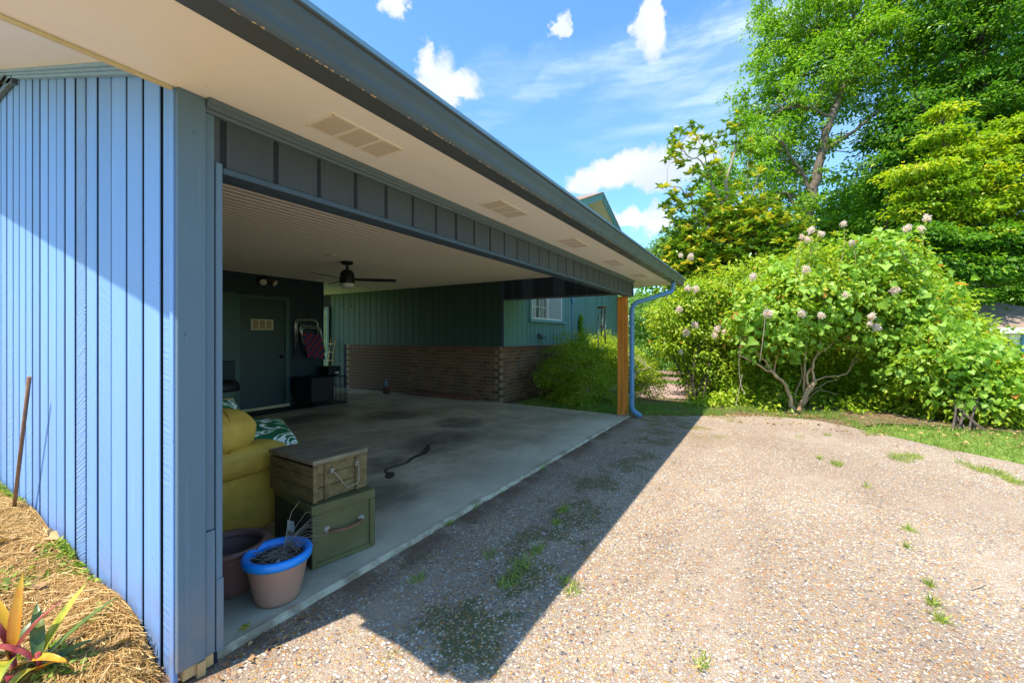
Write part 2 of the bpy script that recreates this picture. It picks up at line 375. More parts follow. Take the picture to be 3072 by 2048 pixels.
M['twig'] = simple('pale_twig', (.32, .26, .19), .8, var=.2)
M['leaf_oak'] = leafmat('bright_green_leaves', [(0, (.09, .21, .014)), (.4, (.18, .36, .02)), (.8, (.30, .48, .03)), (1, (.48, .54, .04))])
M['leaf_dark'] = leafmat('deep_green_leaves', [(0, (.035, .12, .016)), (.5, (.10, .25, .02)), (.85, (.22, .38, .028)), (1, (.38, .45, .03))])
M['leaf_yellow'] = leafmat('yellow_green_leaves', [(0, (.12, .24, .015)), (.45, (.28, .43, .02)), (.75, (.50, .54, .025)), (1, (.80, .60, .04))])
M['leaf_hedge'] = leafmat('lime_green_leaves', [(0, (.10, .20, .014)), (.3, (.24, .38, .02)), (.7, (.46, .56, .045)), (.95, (.70, .68, .09)), (1, (.62, .28, .04))])
M['leaf_vine'] = leafmat('grape_leaves', [(0, (.15, .30, .03)), (.5, (.29, .47, .06)), (.96, (.46, .58, .13)), (1, (.62, .26, .06))])
M['leaf_under'] = leafmat('shaded_understorey_leaves', [(0, (.05, .12, .014)), (.5, (.12, .24, .02)), (1, (.34, .42, .04))])
M['leaf_shrub'] = leafmat('small_shrub_leaves', [(0, (.14, .24, .02)), (.5, (.34, .46, .03)), (1, (.66, .66, .06))])
M['leaf_fine'] = leafmat('fine_pale_leaves', [(0, (.11, .24, .04)), (.6, (.20, .38, .06)), (1, (.33, .48, .09))])
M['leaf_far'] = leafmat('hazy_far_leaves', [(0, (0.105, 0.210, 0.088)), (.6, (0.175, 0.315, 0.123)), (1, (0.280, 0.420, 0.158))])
M['leaf_mag'] = leafmat('glossy_magnolia_leaves', [(0, (.07, .17, .02)), (.35, (.19, .33, .025)), (.6, (.44, .50, .04)), (.8, (.78, .66, .06)), (1, (.78, .48, .08))], rough=.25, trans=.22, spec=.6)
M['petal'] = leafmat('pale_pink_petals', [(0, (.72, .46, .66)), (.5, (.88, .70, .82)), (1, (.94, .86, .90))], .7, .45)
M['grass'] = leafmat('grass_blades', [(0, (.10, .20, .02)), (.6, (.22, .34, .05)), (1, (.50, .48, .15))], .6, .35)
M['weed'] = leafmat('weed_leaves', [(0, (.12, .20, .03)), (.6, (.26, .36, .05)), (1, (.46, .48, .10))], .6, .35)
M['straw'] = leafmat('pine_needles', [(0, (.17, .08, .025)), (.3, (.40, .22, .07)), (.65, (.62, .40, .15)), (1, (.82, .62, .32))], .55, .2)
M['litter'] = leafmat('dead_leaves', [(0, (.22, .10, .04)), (.6, (.42, .25, .12)), (1, (.62, .40, .18))], .7, .2)
def blade(name, c1, c2, sc=18):
    m, g, b, co = newmat(name, .35, .5)
    n = g.noise(g.mapping(co, (sc, sc, 3)), 1.0, 3, .5, .6)
    c = g.ramp(n, [(.35, c1), (.6, c2)]); g.put(b.inputs['Base Color'], c)
    tr = g.n('ShaderNodeBsdfTranslucent'); g.put(tr.inputs[0], c); ms = g.n('ShaderNodeMixShader', {0: .3})
    link(g.nt, b.outputs[0], ms.inputs[1]); link(g.nt, tr.outputs[0], ms.inputs[2])
    o = [n for n in g.nt.nodes if n.type == 'OUTPUT_MATERIAL'][0]; link(g.nt, ms.outputs[0], o.inputs[0]); return m
M['ti_red'] = blade('maroon_blade', (.28, .03, .05), (.50, .12, .10))
M['ti_orange'] = blade('orange_blade', (.70, .16, .02), (.62, .38, .03))
M['ti_yellow'] = blade('yellow_green_blade', (.24, .32, .03), (.66, .55, .06))
M['ti_green'] = blade('dark_green_blade', (.03, .09, .03), (.14, .20, .04))
m, g, b, co = newmat('leaf_print_fabric', .75, .2)
n = g.noise(g.mapping(co, (5, 13, 9), (0, 0, .7)), 1.0, 2, .4, 1.5)
g.put(b.inputs['Base Color'], g.ramp(n, [(.44, (.015, .11, .045)), (.49, (.05, .22, .07)), (.52, (.72, .72, .64)), (.60, (.02, .13, .05)), (.66, (.30, .45, .16))], 'CONSTANT')); M['leafprint'] = m

# ------------------------------------------------------------------ geometry helpers
def ray_at(px, py, d):
    r = (px - 1536) / 1280 * d
    return Vector((d * cs + r * sn, d * sn - r * cs, EYE + (1010 - py) / 1280 * d))
def on_z(px, py, z=0.0):
    return ray_at(px, py, (z - EYE) * 1280 / (1010 - py))
def on_x(px, py, X):
    return ray_at(px, py, X / (cs + (px - 1536) / 1280 * sn))
def on_y(px, py, Y):
    return ray_at(px, py, Y / (sn - (px - 1536) / 1280 * cs))

def tag(o, label=None, cat=None, group=None, kind=None):
    if label: o['label'] = label
    if cat: o['category'] = cat
    if group: o['group'] = group
    if kind: o['kind'] = kind
    return o
class MB:
    def __init__(s): s.v = []; s.f = []; s.sm = []
    def add(s, vs, fs, smooth=False):
        o = len(s.v); s.v += [tuple(v) for v in vs]; s.f += [tuple(i + o for i in f) for f in fs]; s.sm += [smooth] * len(fs); return s
    def box(s, x0, x1, y0, y1, z0, z1, rot=0.0, c=None, bev=0.0):
        if bev > 0:
            bm = bmesh.new(); bmesh.ops.create_cube(bm, size=1)
            for v in bm.verts: v.co = Vector(((x0 + x1) / 2 + v.co.x * (x1 - x0), (y0 + y1) / 2 + v.co.y * (y1 - y0), (z0 + z1) / 2 + v.co.z * (z1 - z0)))
            bmesh.ops.bevel(bm, geom=bm.edges[:], offset=bev, segments=1, affect='EDGES')
            bm.verts.index_update(); vs = [v.co.copy() for v in bm.verts]; fs = [[v.index for v in f.verts] for f in bm.faces]; bm.free()
        else:
            vs = [Vector(p) for p in ((x0, y0, z0), (x1, y0, z0), (x1, y1, z0), (x0, y1, z0), (x0, y0, z1), (x1, y0, z1), (x1, y1, z1), (x0, y1, z1))]
            fs = [(0, 3, 2, 1), (4, 5, 6, 7), (0, 1, 5, 4), (1, 2, 6, 5), (2, 3, 7, 6), (3, 0, 4, 7)]
        if rot:
            c = Vector(c) if c else Vector(((x0 + x1) / 2, (y0 + y1) / 2, 0)); m = Matrix.Rotation(rot, 3, 'Z'); vs = [m @ (v - c) + c for v in vs]
        return s.add(vs, fs)
    def tube(s, pts, rad, n=8, cap=True, flat=1.0):
        pts = [Vector(p) for p in pts]; rr = rad if isinstance(rad, (list, tuple)) else [rad] * len(pts)
        vs = []; up = Vector((0, 0, 1)); prev = None
        for i, p in enumerate(pts):
            t = (pts[min(i + 1, len(pts) - 1)] - pts[max(i - 1, 0)]); t = t.normalized() if t.length > 1e-9 else Vector((0, 0, 1))
            if prev is None:
                a = t.cross(up); a = a.normalized() if a.length > .05 else t.cross(Vector((1, 0, 0))).normalized()
            else:
                a = prev - t * prev.dot(t); a = a.normalized() if a.length > 1e-6 else t.orthogonal().normalized()
            prev = a; b = t.cross(a)
            for k in range(n):
                th = 2 * math.pi * (k + .5) / n; vs.append(p + (a * math.cos(th) + b * math.sin(th) * flat) * rr[i])
        fs = [(i * n + k, i * n + (k + 1) % n, (i + 1) * n + (k + 1) % n, (i + 1) * n + k) for i in range(len(pts) - 1) for k in range(n)]
        s.add(vs, fs, n > 4)
        if cap:
            o = len(s.v) - len(vs); s.f.append(tuple(o + k for k in reversed(range(n)))); s.f.append(tuple(o + (len(pts) - 1) * n + k for k in range(n))); s.sm += [False, False]
        return s
    def lathe(s, prof, n=32, c=(0, 0, 0), tilt=None):
        vs = []
        for r, z in prof:
            for k in range(n):
                th = 2 * math.pi * k / n; vs.append(Vector((r * math.cos(th), r * math.sin(th), z)))
        if tilt: vs = [tilt @ v for v in vs]
        c = Vector(c); vs = [v + c for v in vs]
        fs = [(i * n + k, i * n + (k + 1) % n, (i + 1) * n + (k + 1) % n, (i + 1) * n + k) for i in range(len(prof) - 1) for k in range(n)]
        return s.add(vs, fs, True)
    def prism(s, poly, axis, a, b):
        """polygon in the two axes other than `axis`, extruded from a to b"""
        n = len(poly)
        def mk(p, t):
            return (t, p[0], p[1]) if axis == 'x' else (p[0], t, p[1]) if axis == 'y' else (p[0], p[1], t)
        vs = [mk(p, a) for p in poly] + [mk(p, b) for p in poly]
        fs = [tuple(range(n)), tuple(reversed(range(n, 2 * n)))] + [(i, i + n, (i + 1) % n + n, (i + 1) % n) for i in range(n)]
        return s.add(vs, fs)
    def mesh(s, name, off=None):
        me = bpy.data.meshes.new(name); vs = s.v
        if off is not None: vs = [(v[0] - off[0], v[1] - off[1], v[2] - off[2]) for v in vs]
        me.from_pydata(vs, [], s.f); me.update()
        if any(s.sm): me.polygons.foreach_set('use_smooth', s.sm)
        bm = bmesh.new(); bm.from_mesh(me); bmesh.ops.recalc_face_normals(bm, faces=bm.faces[:]); bm.to_mesh(me); bm.free()
        return me
def obj(name, me, mat, parent=None, loc=(0, 0, 0)):
    o = bpy.data.objects.new(name, me); COL.objects.link(o); o.location = loc
    if mat is not None and not me.materials: me.materials.append(mat)
    if parent is not None: o.parent = parent
    return o
def empty(name, loc=(0, 0, 0)):
    o = bpy.data.objects.new(name, None); COL.objects.link(o); o.location = loc; o.empty_display_size = .1; return o
class Thing:
    def __init__(s, name, loc, label, cat, group=None):
        s.loc = Vector(loc); s.e = empty(name, loc); tag(s.e, label, cat, group)
    def part(s, name, mb, mat, parent=None, label=None, kind=None):
        """world-coordinate geometry as a child; a sub-part hangs under `parent` (whose origin is the thing's base)"""
        o = obj(name, mb.mesh(name, s.loc) if isinstance(mb, MB) else mb, mat, parent or s.e)
        if label: o['label'] = label
        if kind: o['kind'] = kind
        return o
    def inst(s, name, me, mat, loc, parent=None, scale=None, rot=None):
        o = obj(name, me, mat, parent or s.e, Vector(loc) - s.loc)
        if scale: o.scale = scale
        if rot: o.rotation_euler = rot
        return o
def unit_box(name, sx, sy, sz, bev):
    return MB().box(-sx / 2, sx / 2, -sy / 2, sy / 2, -sz / 2, sz / 2, bev=bev).mesh(name)
def struct(name, mb, mat):
    o = obj(name, mb.mesh(name) if isinstance(mb, MB) else mb, mat); o['kind'] = 'structure'; return o

# fast meshes from arrays --------------------------------------------------
def array_mesh(name, V, F, rnd=None, smooth=False):
    """V (n,3); F list of (m,k) index arrays"""
    me = bpy.data.meshes.new(name); V = np.asarray(V, np.float32)
    me.vertices.add(len(V)); me.vertices.foreach_set('co', V.ravel())
    loops = np.concatenate([f.ravel() for f in F]).astype(np.int32); tot = np.concatenate([np.full(len(f), f.shape[1], np.int32) for f in F])
    start = np.concatenate([[0], np.cumsum(tot)[:-1]]).astype(np.int32)
    me.loops.add(len(loops)); me.loops.foreach_set('vertex_index', loops)
    me.polygons.add(len(tot)); me.polygons.foreach_set('loop_start', start)
    me.update(calc_edges=True)
    if rnd is not None:
        a = me.attributes.new('rnd', 'FLOAT', 'POINT'); a.data.foreach_set('value', np.asarray(rnd, np.float32))
    if smooth: me.polygons.foreach_set('use_smooth', np.ones(len(tot), bool))
    me.validate(); return me
def boxes_mesh(name, B):
    """B (n,6): centre and size"""
    B = np.asarray(B, np.float32); u = np.array([(-1, -1, -1), (1, -1, -1), (1, 1, -1), (-1, 1, -1), (-1, -1, 1), (1, -1, 1), (1, 1, 1), (-1, 1, 1)], np.float32) / 2
    V = (B[:, None, :3] + u[None] * B[:, None, 3:]).reshape(-1, 3)
    q = np.array([(0, 3, 2, 1), (4, 5, 6, 7), (0, 1, 5, 4), (1, 2, 6, 5), (2, 3, 7, 6), (3, 0, 4, 7)])
    F = (np.arange(len(B))[:, None, None] * 8 + q[None]).reshape(-1, 4)
    me = array_mesh(name, V, [F]); me.polygons.foreach_set('use_smooth', np.zeros(len(F), bool)); return me
def norm(a): return a / np.maximum(np.linalg.norm(a, axis=-1, keepdims=True), 1e-9)
def leaf_arrays(P, N, U, size, kind='diamond', width=.5, fold=.18):
    """leaves rooted at P, with normal N and direction U"""
    n = len(P); U = norm(U); S = norm(np.cross(N, U)); N = norm(np.cross(U, S)); size = np.broadcast_to(np.asarray(size, float), (n,))[:, None]
    def at(u, s_, h): return P + (U * u + S * s_ + N * h) * size
    if kind == 'diamond':
        V = np.stack([at(0, 0, 0), at(.5, -width / 2, fold), at(1, 0, -.05), at(.5, width / 2, fold)], 1).reshape(-1, 3)
        F = np.arange(n)[:, None] * 4 + np.array([0, 1, 2, 3]); return V, [F], 4
    if kind == 'broad':
        w = width
        V = np.stack([at(0, 0, 0), at(-.08, -w * .42, fold * .8), at(.35, -w * .62, fold), at(.62, -w * .34, fold * .4), at(1, 0, -.12), at(.62, w * .34, fold * .4), at(.35, w * .62, fold), at(-.08, w * .42, fold * .8)], 1).reshape(-1, 3)
        i = np.arange(n)[:, None] * 8
        return V, [np.concatenate([i + np.array([0, 1, 2, 3]), i + np.array([0, 5, 6, 7])]), np.concatenate([i + np.array([0, 3, 4]), i + np.array([0, 4, 5])])], 8
    if kind == 'blade':
        V = np.stack([at(0, -width / 2, 0), at(0, width / 2, 0), at(.55, width * .4, fold * .4), at(.55, -width * .4, fold * .4), at(1, 0, -fold)], 1).reshape(-1, 3)
        i = np.arange(n)[:, None] * 5
        return V, [i + np.array([0, 1, 2, 3]), i + np.array([3, 2, 4])], 5
def merge(parts):
    V = []; F = {}; Rn = []; o = 0
    for v, fs, r in parts:
        V.append(v); Rn.append(r)
        for f in fs: F.setdefault(f.shape[1], []).append(f + o)
        o += len(v)
    return np.concatenate(V), [np.concatenate(x) for x in F.values()], np.concatenate(Rn)
def rand_dirs(n): return norm(RNG.normal(size=(n, 3)))

def spray_points(lumps, n, shell=(.55, 1.02), zsquash=1.0):
    L = np.array([[*c, r] for c, r in lumps]); w = L[:, 3] ** 2; k = RNG.choice(len(L), n, p=w / w.sum())
    d = rand_dirs(n); rr = RNG.uniform(shell[0] ** 2, shell[1] ** 2, n) ** .5
    wob = 1 + .16 * np.sin(d[:, 0] * 5.1 + k) + .13 * np.sin(d[:, 2] * 6.3 + 2 * k)
    P = L[k, :3] + d * (L[k, 3] * rr * wob)[:, None] * np.array([1, 1, zsquash])
    # drop those buried deep inside another lump
    D = np.linalg.norm(P[:, None] - L[None, :, :3], axis=2) / L[None, :, 3]
    keep = D.min(1) > .42
    return P[keep], d[keep]
def foliage(P, D, per, rad, size, kind='diamond', width=.5, flat=.35, up=.8, droop=.25, hue_w=.25, stretch=1.0):
    """clumps of leaves round each point of P (outward direction D)"""
    n = len(P) * per; idx = np.repeat(np.arange(len(P)), per)
    rs = rad * RNG.uniform(.6, 1.3, len(P))[idx]
    o = RNG.normal(size=(n, 3)) * .5 * rs[:, None]; o[:, 2] *= flat
    # tilt clump discs a bit: outer edge lower
    o[:, 2] -= droop * np.linalg.norm(o[:, :2], axis=1) * .6
    Q = P[idx] + o
    U = norm(o + .35 * RNG.normal(size=(n, 3)) * rs[:, None] + D[idx] * .15 * rs[:, None]); U[:, 2] -= droop
    N = norm(np.array([0, 0, 1.0]) * up + D[idx] * .45 + RNG.normal(size=(n, 3)) * .45)
    s = size * RNG.uniform(.65, 1.35, n)
    V, F, k = leaf_arrays(Q, N, U, s, kind, width)
    hue = np.clip(RNG.normal(.5, .17, n) * (1 - hue_w) + hue_w * RNG.uniform(0, 1, len(P))[idx] + 0.0, 0, 1)
    rare = RNG.uniform(0, 1, n) > .988; hue[rare] = 1.0
    return V, F, np.repeat(hue, k)
def add_tube_arrays(parts, pts, rad, n=4):
    pts = np.asarray(pts, float); m = len(pts); t = np.gradient(pts, axis=0); t = norm(t)
    ref = np.array([.31, .17, 1.0]) if abs(t[0, 2]) < .9 else np.array([1.0, .2, 0]); a = norm(np.cross(t, ref)); b = np.cross(t, a)
    th = np.linspace(0, 2 * math.pi, n, endpoint=False); rad = np.broadcast_to(np.asarray(rad, float), (m,))
    V = (pts[:, None] + (a[:, None] * np.cos(th)[None, :, None] + b[:, None] * np.sin(th)[None, :, None]) * rad[:, None, None]).reshape(-1, 3)
    i = np.arange(m - 1)[:, None] * n; k = np.arange(n)[None]; k2 = (k + 1) % n
    F = np.stack([i + k, i + k2, i + n + k2, i + n + k], -1).reshape(-1, 4)
    parts.append((V, [F], np.zeros(len(V))))
def curve(a, b, sag, k=5):
    a = np.array(a, float); b = np.array(b, float); t = np.linspace(0, 1, k)[:, None]
    j = RNG.normal(size=3) * np.linalg.norm(b - a) * .07
    return a + (b - a) * t + (np.array([0, 0, sag]) + j) * (4 * t * (1 - t)) * np.linalg.norm(b - a) * 1.0
def branches(nodes, P, r0=.02, r1=.006, sag=.08, n=3, frac=1.0, maxl=1e9):
    """thin limbs from the skeleton nodes to the clumps"""
    parts = []; nd = np.array([q[0] for q in nodes])
    for p in P:
        if RNG.uniform() > frac: continue
        d = nd - p; dist = np.linalg.norm(d, axis=1) + np.where(d[:, 2] > 0, 1.5 * d[:, 2], 0); j = int(np.argmin(dist))
        L = np.linalg.norm(d[j])
        if L > maxl: continue
        k_ = min(.5 + .35 * L, 1.6); add_tube_arrays(parts, curve(nd[j], p, sag * (1 if p[2] > nd[j][2] else -.3), 5), np.linspace(r0 * k_, r1, 5), n)
    return parts
def densify(path, k=5):
    path = [np.array(p, float) for p in path]; out = []
    for a, b in zip(path[:-1], path[1:]):
        for t in np.linspace(0, 1, k, endpoint=False): out.append(a + (b - a) * t)
    out.append(path[-1]); return out
def tree(name, label, cat, lumps, limbs, bark, leaf, nsp, per, rad, size, group=None, kind='diamond', width=.5, flat=.35, up=.8, droop=.25,
         twig=.02, frac=.6, shell=(.55, 1.02), hue_w=.25, base=None, trunk_n=9, zs=1.0):
    base = Vector(limbs[0][0][0]) if base is None else Vector(base)
    t = Thing(name, base, label, cat, group)
    nodes = []; parts = []
    for path, r0, r1 in limbs:
        dn = densify(path, 4); m = len(dn)
        dn = [p + (RNG.normal(size=3) * (r0 * .13) if 0 < i < m - 1 else 0) for i, p in enumerate(dn)]
        nodes += [(p,) for p in dn[m // 3:]]
        rr = np.linspace(r0, r1, m)
        if path is limbs[0][0]: rr[0] *= 1.35
        add_tube_arrays(parts, dn, rr, trunk_n)
    P, D = spray_points(lumps, nsp, shell, zs)
    V, F, r = merge(parts); t.part('trunk', array_mesh(name + '_trunk', V - np.array(base), F, smooth=True), bark)
    br = branches(nodes, P, twig, twig * .3, frac=frac, maxl=2.4)
    if br:
        V, F, r = merge(br); t.part('branches', array_mesh(name + '_branches', V - np.array(base), F), bark, kind='stuff')
    V, F, r = foliage(P, D, per, rad, size, kind, width, flat, up, droop, hue_w)
    t.part('crown', array_mesh(name + '_crown', V - np.array(base), F, r), leaf)
    return t
D2 = 3072 / 2352
def lump(x, y, r, d): return (ray_at(x * D2, y * D2, d), r * D2 / 1280 * d)
def pth(pts, d): return [ray_at(x * D2, y * D2, dd if dd else d) for x, y, dd in [(p + (0,))[:3] for p in pts]]

# ------------------------------------------------------------------ ground
def hgt(X, Y):
    z = np.full(np.shape(X), -.09)
    z = z - np.clip((X - 9.0) * .16, 0, 1.25) * np.clip((12 - np.abs(Y)) / 4, .6, 1)
    z = z - np.clip((X - 25) * .02, 0, 2)
    return z
def grid(name, xs, ys, hf, mat, kind='structure'):
    X, Y = np.meshgrid(xs, ys, indexing='ij'); Z = hf(X, Y); V = np.stack([X, Y, Z], -1).reshape(-1, 3)
    i, j = np.meshgrid(np.arange(len(xs) - 1), np.arange(len(ys) - 1), indexing='ij'); b = (i * len(ys) + j).ravel()[:, None]
    F = b + np.array([0, len(ys), len(ys) + 1, 1])
    o = obj(name, array_mesh(name, V, [F], smooth=True), mat)
    if kind: o['kind'] = kind
    return o
far = np.concatenate([-np.geomspace(400, 14, 14), np.arange(-12, 30, .6), np.geomspace(31, 600, 16)])
grid('ground', far, np.concatenate([-np.geomspace(400, 14, 14), np.arange(-12, 20, .6), np.geomspace(21, 600, 16)]), hgt, M['lawn'])

drive = [(7.55, 2.03), (7.9, 1.35), (8.35, .55), (8.72, -.2), (8.62, -.75), (8.25, -1.12), (7.92, -1.38), (7.3, -1.9), (6.75, -2.45), (5.6, -3.6), (4.4, -5.2), (3.8, -8), (3.6, -14), (-9, -14), (-9, -1.2), (-2.2, -.6), (-.6, .3),
         (.2, .95), (.52, 1.5), (.66, 1.9), (.74, 2.2), (7.55, 2.2)]
mb = MB(); mb.add([(x, y, -.03) for x, y in drive], [tuple(range(len(drive)))]); struct('driveway', mb, M['aggregate'])
# edge litter strip of soil between driveway and hedge
edge = [(7.45, 2.3), (7.8, 1.5), (8.2, .75), (8.5, .1), (8.6, -.4), (8.5, -.8), (8.2, -1.1), (9.0, -1.6), (9.3, -2.6), (8.8, -4.5), (10.5, -5), (10.8, 0), (10, 2.5)]
mb = MB(); mb.add([(x, y, -.05) for x, y in edge], [tuple(range(len(edge)))]); struct('hedge_soil', mb, M['soil'])
# carport slab, falling a little to the open corner, with a worn rounded edge
mb = MB()
ys = [2.015, 2.03, 2.2, 3.0, 4.69, 7.0, 11.0]
sl = []; rj = random.Random(5); NX = 120; ej = 0.0
for q in range(NX + 1):
    x = .8 + 6.64 * q / NX; dz = float(np.interp(x, [.8, 2.5, 4.5, 6.2, 7.44], [0, 0, -.004, -.012, -.022])); ej = ej * .55 + rj.uniform(-.0022, .0022)
    chip = rj.uniform(.004, .012) if rj.random() < .06 else 0
    sl.append([(x, y + ((ej + chip) if y < 2.02 else (ej + chip) * .9 if y < 2.05 else 0), (-.010 - chip * .4 if y < 2.02 else 0) + dz * max(0, min(1, (4.69 - y) / 2.6))) for y in ys])
V = [p for row in sl for p in row]; n = len(ys)
mb.add(V, [(i * n + j, (i + 1) * n + j, (i + 1) * n + j + 1, i * n + j + 1) for i in range(NX) for j in range(n - 1)])
fr = [row[0] for row in sl]; mb.add([tuple(p) for p in fr] + [(p[0], p[1] - .006, -.12) for p in fr], [(i, i + NX + 1, i + NX + 2, i + 1) for i in range(NX)])
rt = sl[-1]; mb.add([p for p in rt] + [(p[0] + .005, p[1], -.3) for p in rt], [(i, i + 1, i + 1 + n, i + n) for i in range(n - 1)])
slab = struct('carport_slab', mb, M['concrete'])
# dark oil trail on the slab
pts = [(2.90, 3.08, .02), (2.94, 3.12, .06), (3.02, 3.19, .055), (3.02, 3.27, .022), (3.1, 3.33, .02), (3.35, 3.3, .022), (3.52, 3.38, .03), (3.72, 3.4, .06), (3.9, 3.5, .05), (4.05, 3.62, .02), (4.2, 3.66, .008)]
L_, R_ = [], []
for i, (x, y, w) in enumerate(pts):
    a = pts[max(i - 1, 0)]; b = pts[min(i + 1, len(pts) - 1)]; t = Vector((b[0] - a[0], b[1] - a[1], 0)).normalized(); nn = Vector((-t.y, t.x, 0))
    L_.append((x + nn.x * w * .8, y + nn.y * w * .8, .0015)); R_.append((x - nn.x * w * .8, y - nn.y * w * .8, .0015))
mb = MB(); k = len(pts); mb.add(L_ + R_, [(i, i + 1, i + 1 + k, i + k) for i in range(k - 1)])
o = obj('oil_mark', mb.mesh('oil_mark'), M['oil'], slab); 
# joint in the slab
# ------------------------------------------------------------------ carport
CP = Thing('carport', (4.1, 2.0, 0), 'slate blue board clad carport with cream soffit, open front and cedar corner post', 'carport')
PX = .78        # gable wall plane
rz = lambda y: 2.43 + .30 * (y - 2.0)
RIDGE_Y = 6.4
def roofz(y): return rz(y) if y < RIDGE_Y else rz(2 * RIDGE_Y - y)
def siding(T, name, axis, plane, cuts, gap, thick, z0, z1, mat, side, edge=None, special=None):
    """separate upright boards; `side` is the way the face looks along the other axis"""
    cache = {}
    for a, b in zip(cuts[:-1], cuts[1:]):
        w = round(abs(b - a) - gap * random.choice((.6, 1.0, 1.0, 1.25)), 3); c = (a + b) / 2
        zb = z0(c) if callable(z0) else z0; zt = z1(c) if callable(z1) else z1
        if w not in cache: cache[w] = unit_box(name, w if axis == 'x' else thick, thick if axis == 'x' else w, 1.0, .003)
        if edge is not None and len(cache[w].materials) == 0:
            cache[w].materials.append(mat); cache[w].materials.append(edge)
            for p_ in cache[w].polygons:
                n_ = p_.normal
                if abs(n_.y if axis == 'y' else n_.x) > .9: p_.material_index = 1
        jit = random.uniform(-.0015, .0015); pl = plane - side * thick / 2 + jit
        loc = (c, pl, (zb + zt) / 2) if axis == 'x' else (pl, c, (zb + zt) / 2)
        if special and special(c): T.inst(name, unit_box(name, w if axis == 'x' else thick, thick if axis == 'x' else w, 1.0, .003), M['gable_rough'], loc, scale=(1, 1, zt - zb))
        else: T.inst(name, cache[w], mat, loc, scale=(1, 1, zt - zb))
# gable end wall (faces -X)
cuts = [2.034, 2.154, 2.343, 2.518, 2.701, 2.877, 3.041, 3.208, 3.377, 3.539, 3.694, 3.853, 4.013, 4.166, 4.328, 4.487, 4.656]
while cuts[-1] < 9.6: cuts.append(cuts[-1] + .163)
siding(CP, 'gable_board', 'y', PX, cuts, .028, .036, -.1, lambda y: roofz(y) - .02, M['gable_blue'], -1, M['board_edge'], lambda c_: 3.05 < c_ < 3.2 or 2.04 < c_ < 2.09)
mb = MB(); mb.add([(PX + .037, 2.0, -.1), (PX + .037, 9.7, -.1), (PX + .037, 9.7, rz(2 * RIDGE_Y - 9.7)), (PX + .037, RIDGE_Y, rz(RIDGE_Y)), (PX + .037, 2.0, rz(2.0))] +
                  [(PX + .14, 2.0, -.1), (PX + .14, 9.7, -.1), (PX + .14, 9.7, rz(2 * RIDGE_Y - 9.7)), (PX + .14, RIDGE_Y, rz(RIDGE_Y)), (PX + .14, 2.0, rz(2.0))],
                  [(0, 1, 2, 3, 4), (9, 8, 7, 6, 5), (0, 5, 6, 1), (0, 4, 9, 5)])
CP.part('wall', mb, M['blue_backing'])
CP.part('corner_trim', MB().box(PX - .018, PX - .001, 2.0, 2.031, -.04, 2.33, bev=.002), M['gable_blue'])
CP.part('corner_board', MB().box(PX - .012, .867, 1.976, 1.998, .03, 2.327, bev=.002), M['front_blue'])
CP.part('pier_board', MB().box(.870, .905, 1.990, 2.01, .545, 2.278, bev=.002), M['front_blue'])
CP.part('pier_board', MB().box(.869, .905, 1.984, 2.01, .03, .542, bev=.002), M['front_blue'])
CP.part('jamb_patch', MB().box(.908, .935, 1.979, 1.9835, .03, .33, bev=.001), M['front_blue'])
CP.part('jamb_trim', MB().box(.909, .934, 1.984, 2.115, .025, 2.085, bev=.003), M['front_blue'])
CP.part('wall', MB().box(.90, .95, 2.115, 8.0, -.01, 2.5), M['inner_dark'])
CP.part('sill_wood', MB().box(.79, .90, 1.985, 2.03, -.02, .028, bev=.003), M['bare_wood'])
CP.part('sill_wood', MB().box(.835, .865, 1.97, 2.0, -.05, .028, bev=.002), M['bare_wood'])
# front header: boards with recessed grooves, crown strip above, dark trim under
HX1 = 7.50
bat = [.868] + [.942 + .229 * i for i in range(29)]; bat = [b for b in bat if b < HX1 - .1] + [HX1]
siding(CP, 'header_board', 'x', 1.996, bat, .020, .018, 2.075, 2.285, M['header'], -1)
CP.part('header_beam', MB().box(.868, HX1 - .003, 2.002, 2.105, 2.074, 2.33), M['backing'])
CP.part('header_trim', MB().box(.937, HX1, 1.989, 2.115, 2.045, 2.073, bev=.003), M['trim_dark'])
prof = [(2.0, 2.276), (1.984, 2.278), (1.98, 2.288), (1.968, 2.292), (1.966, 2.304), (1.956, 2.312), (1.95, 2.328), (2.0, 2.328)]
CP.part('crown_strip', MB().prism(prof, 'x', .868, HX1 + .01), M['trim_slate'])
CP.part('header_end_trim', MB().box(HX1 + .001, HX1 + .02, 1.98, 2.12, 2.045, 2.275, bev=.002), M['trim_slate'])
# side header over the opening to the garden
SXI = 7.47
cuts = [2.13 + .229 * i for i in range(12)]; cuts = [c for c in cuts if c < 4.6] + [4.62]
siding(CP, 'side_header_board', 'y', SXI, cuts, .014, .016, 2.13, 2.5, M['inner_dark'], -1)
CP.part('side_beam', MB().box(SXI + .001, SXI + .1, 2.12, 4.69, 2.10, 2.5), M['trim_dark'])
CP.part('side_header_trim', MB().box(SXI - .022, SXI + .11, 2.12, 4.66, 2.098, 2.127, bev=.003), M['trim_slate'])
# cedar post
mb = MB().box(7.32, 7.47, 2.06, 2.21, -.02, 2.045, bev=.006); post = CP.part('post', mb, M['cedar'])
CP.part('post_check', MB().box(7.3185, 7.3205, 2.131, 2.135, .02, 2.03), M['backing'], post)
CP.part('post_base', MB().box(7.31, 7.48, 2.05, 2.22, -.035, .006, bev=.002), M['steel'], post)
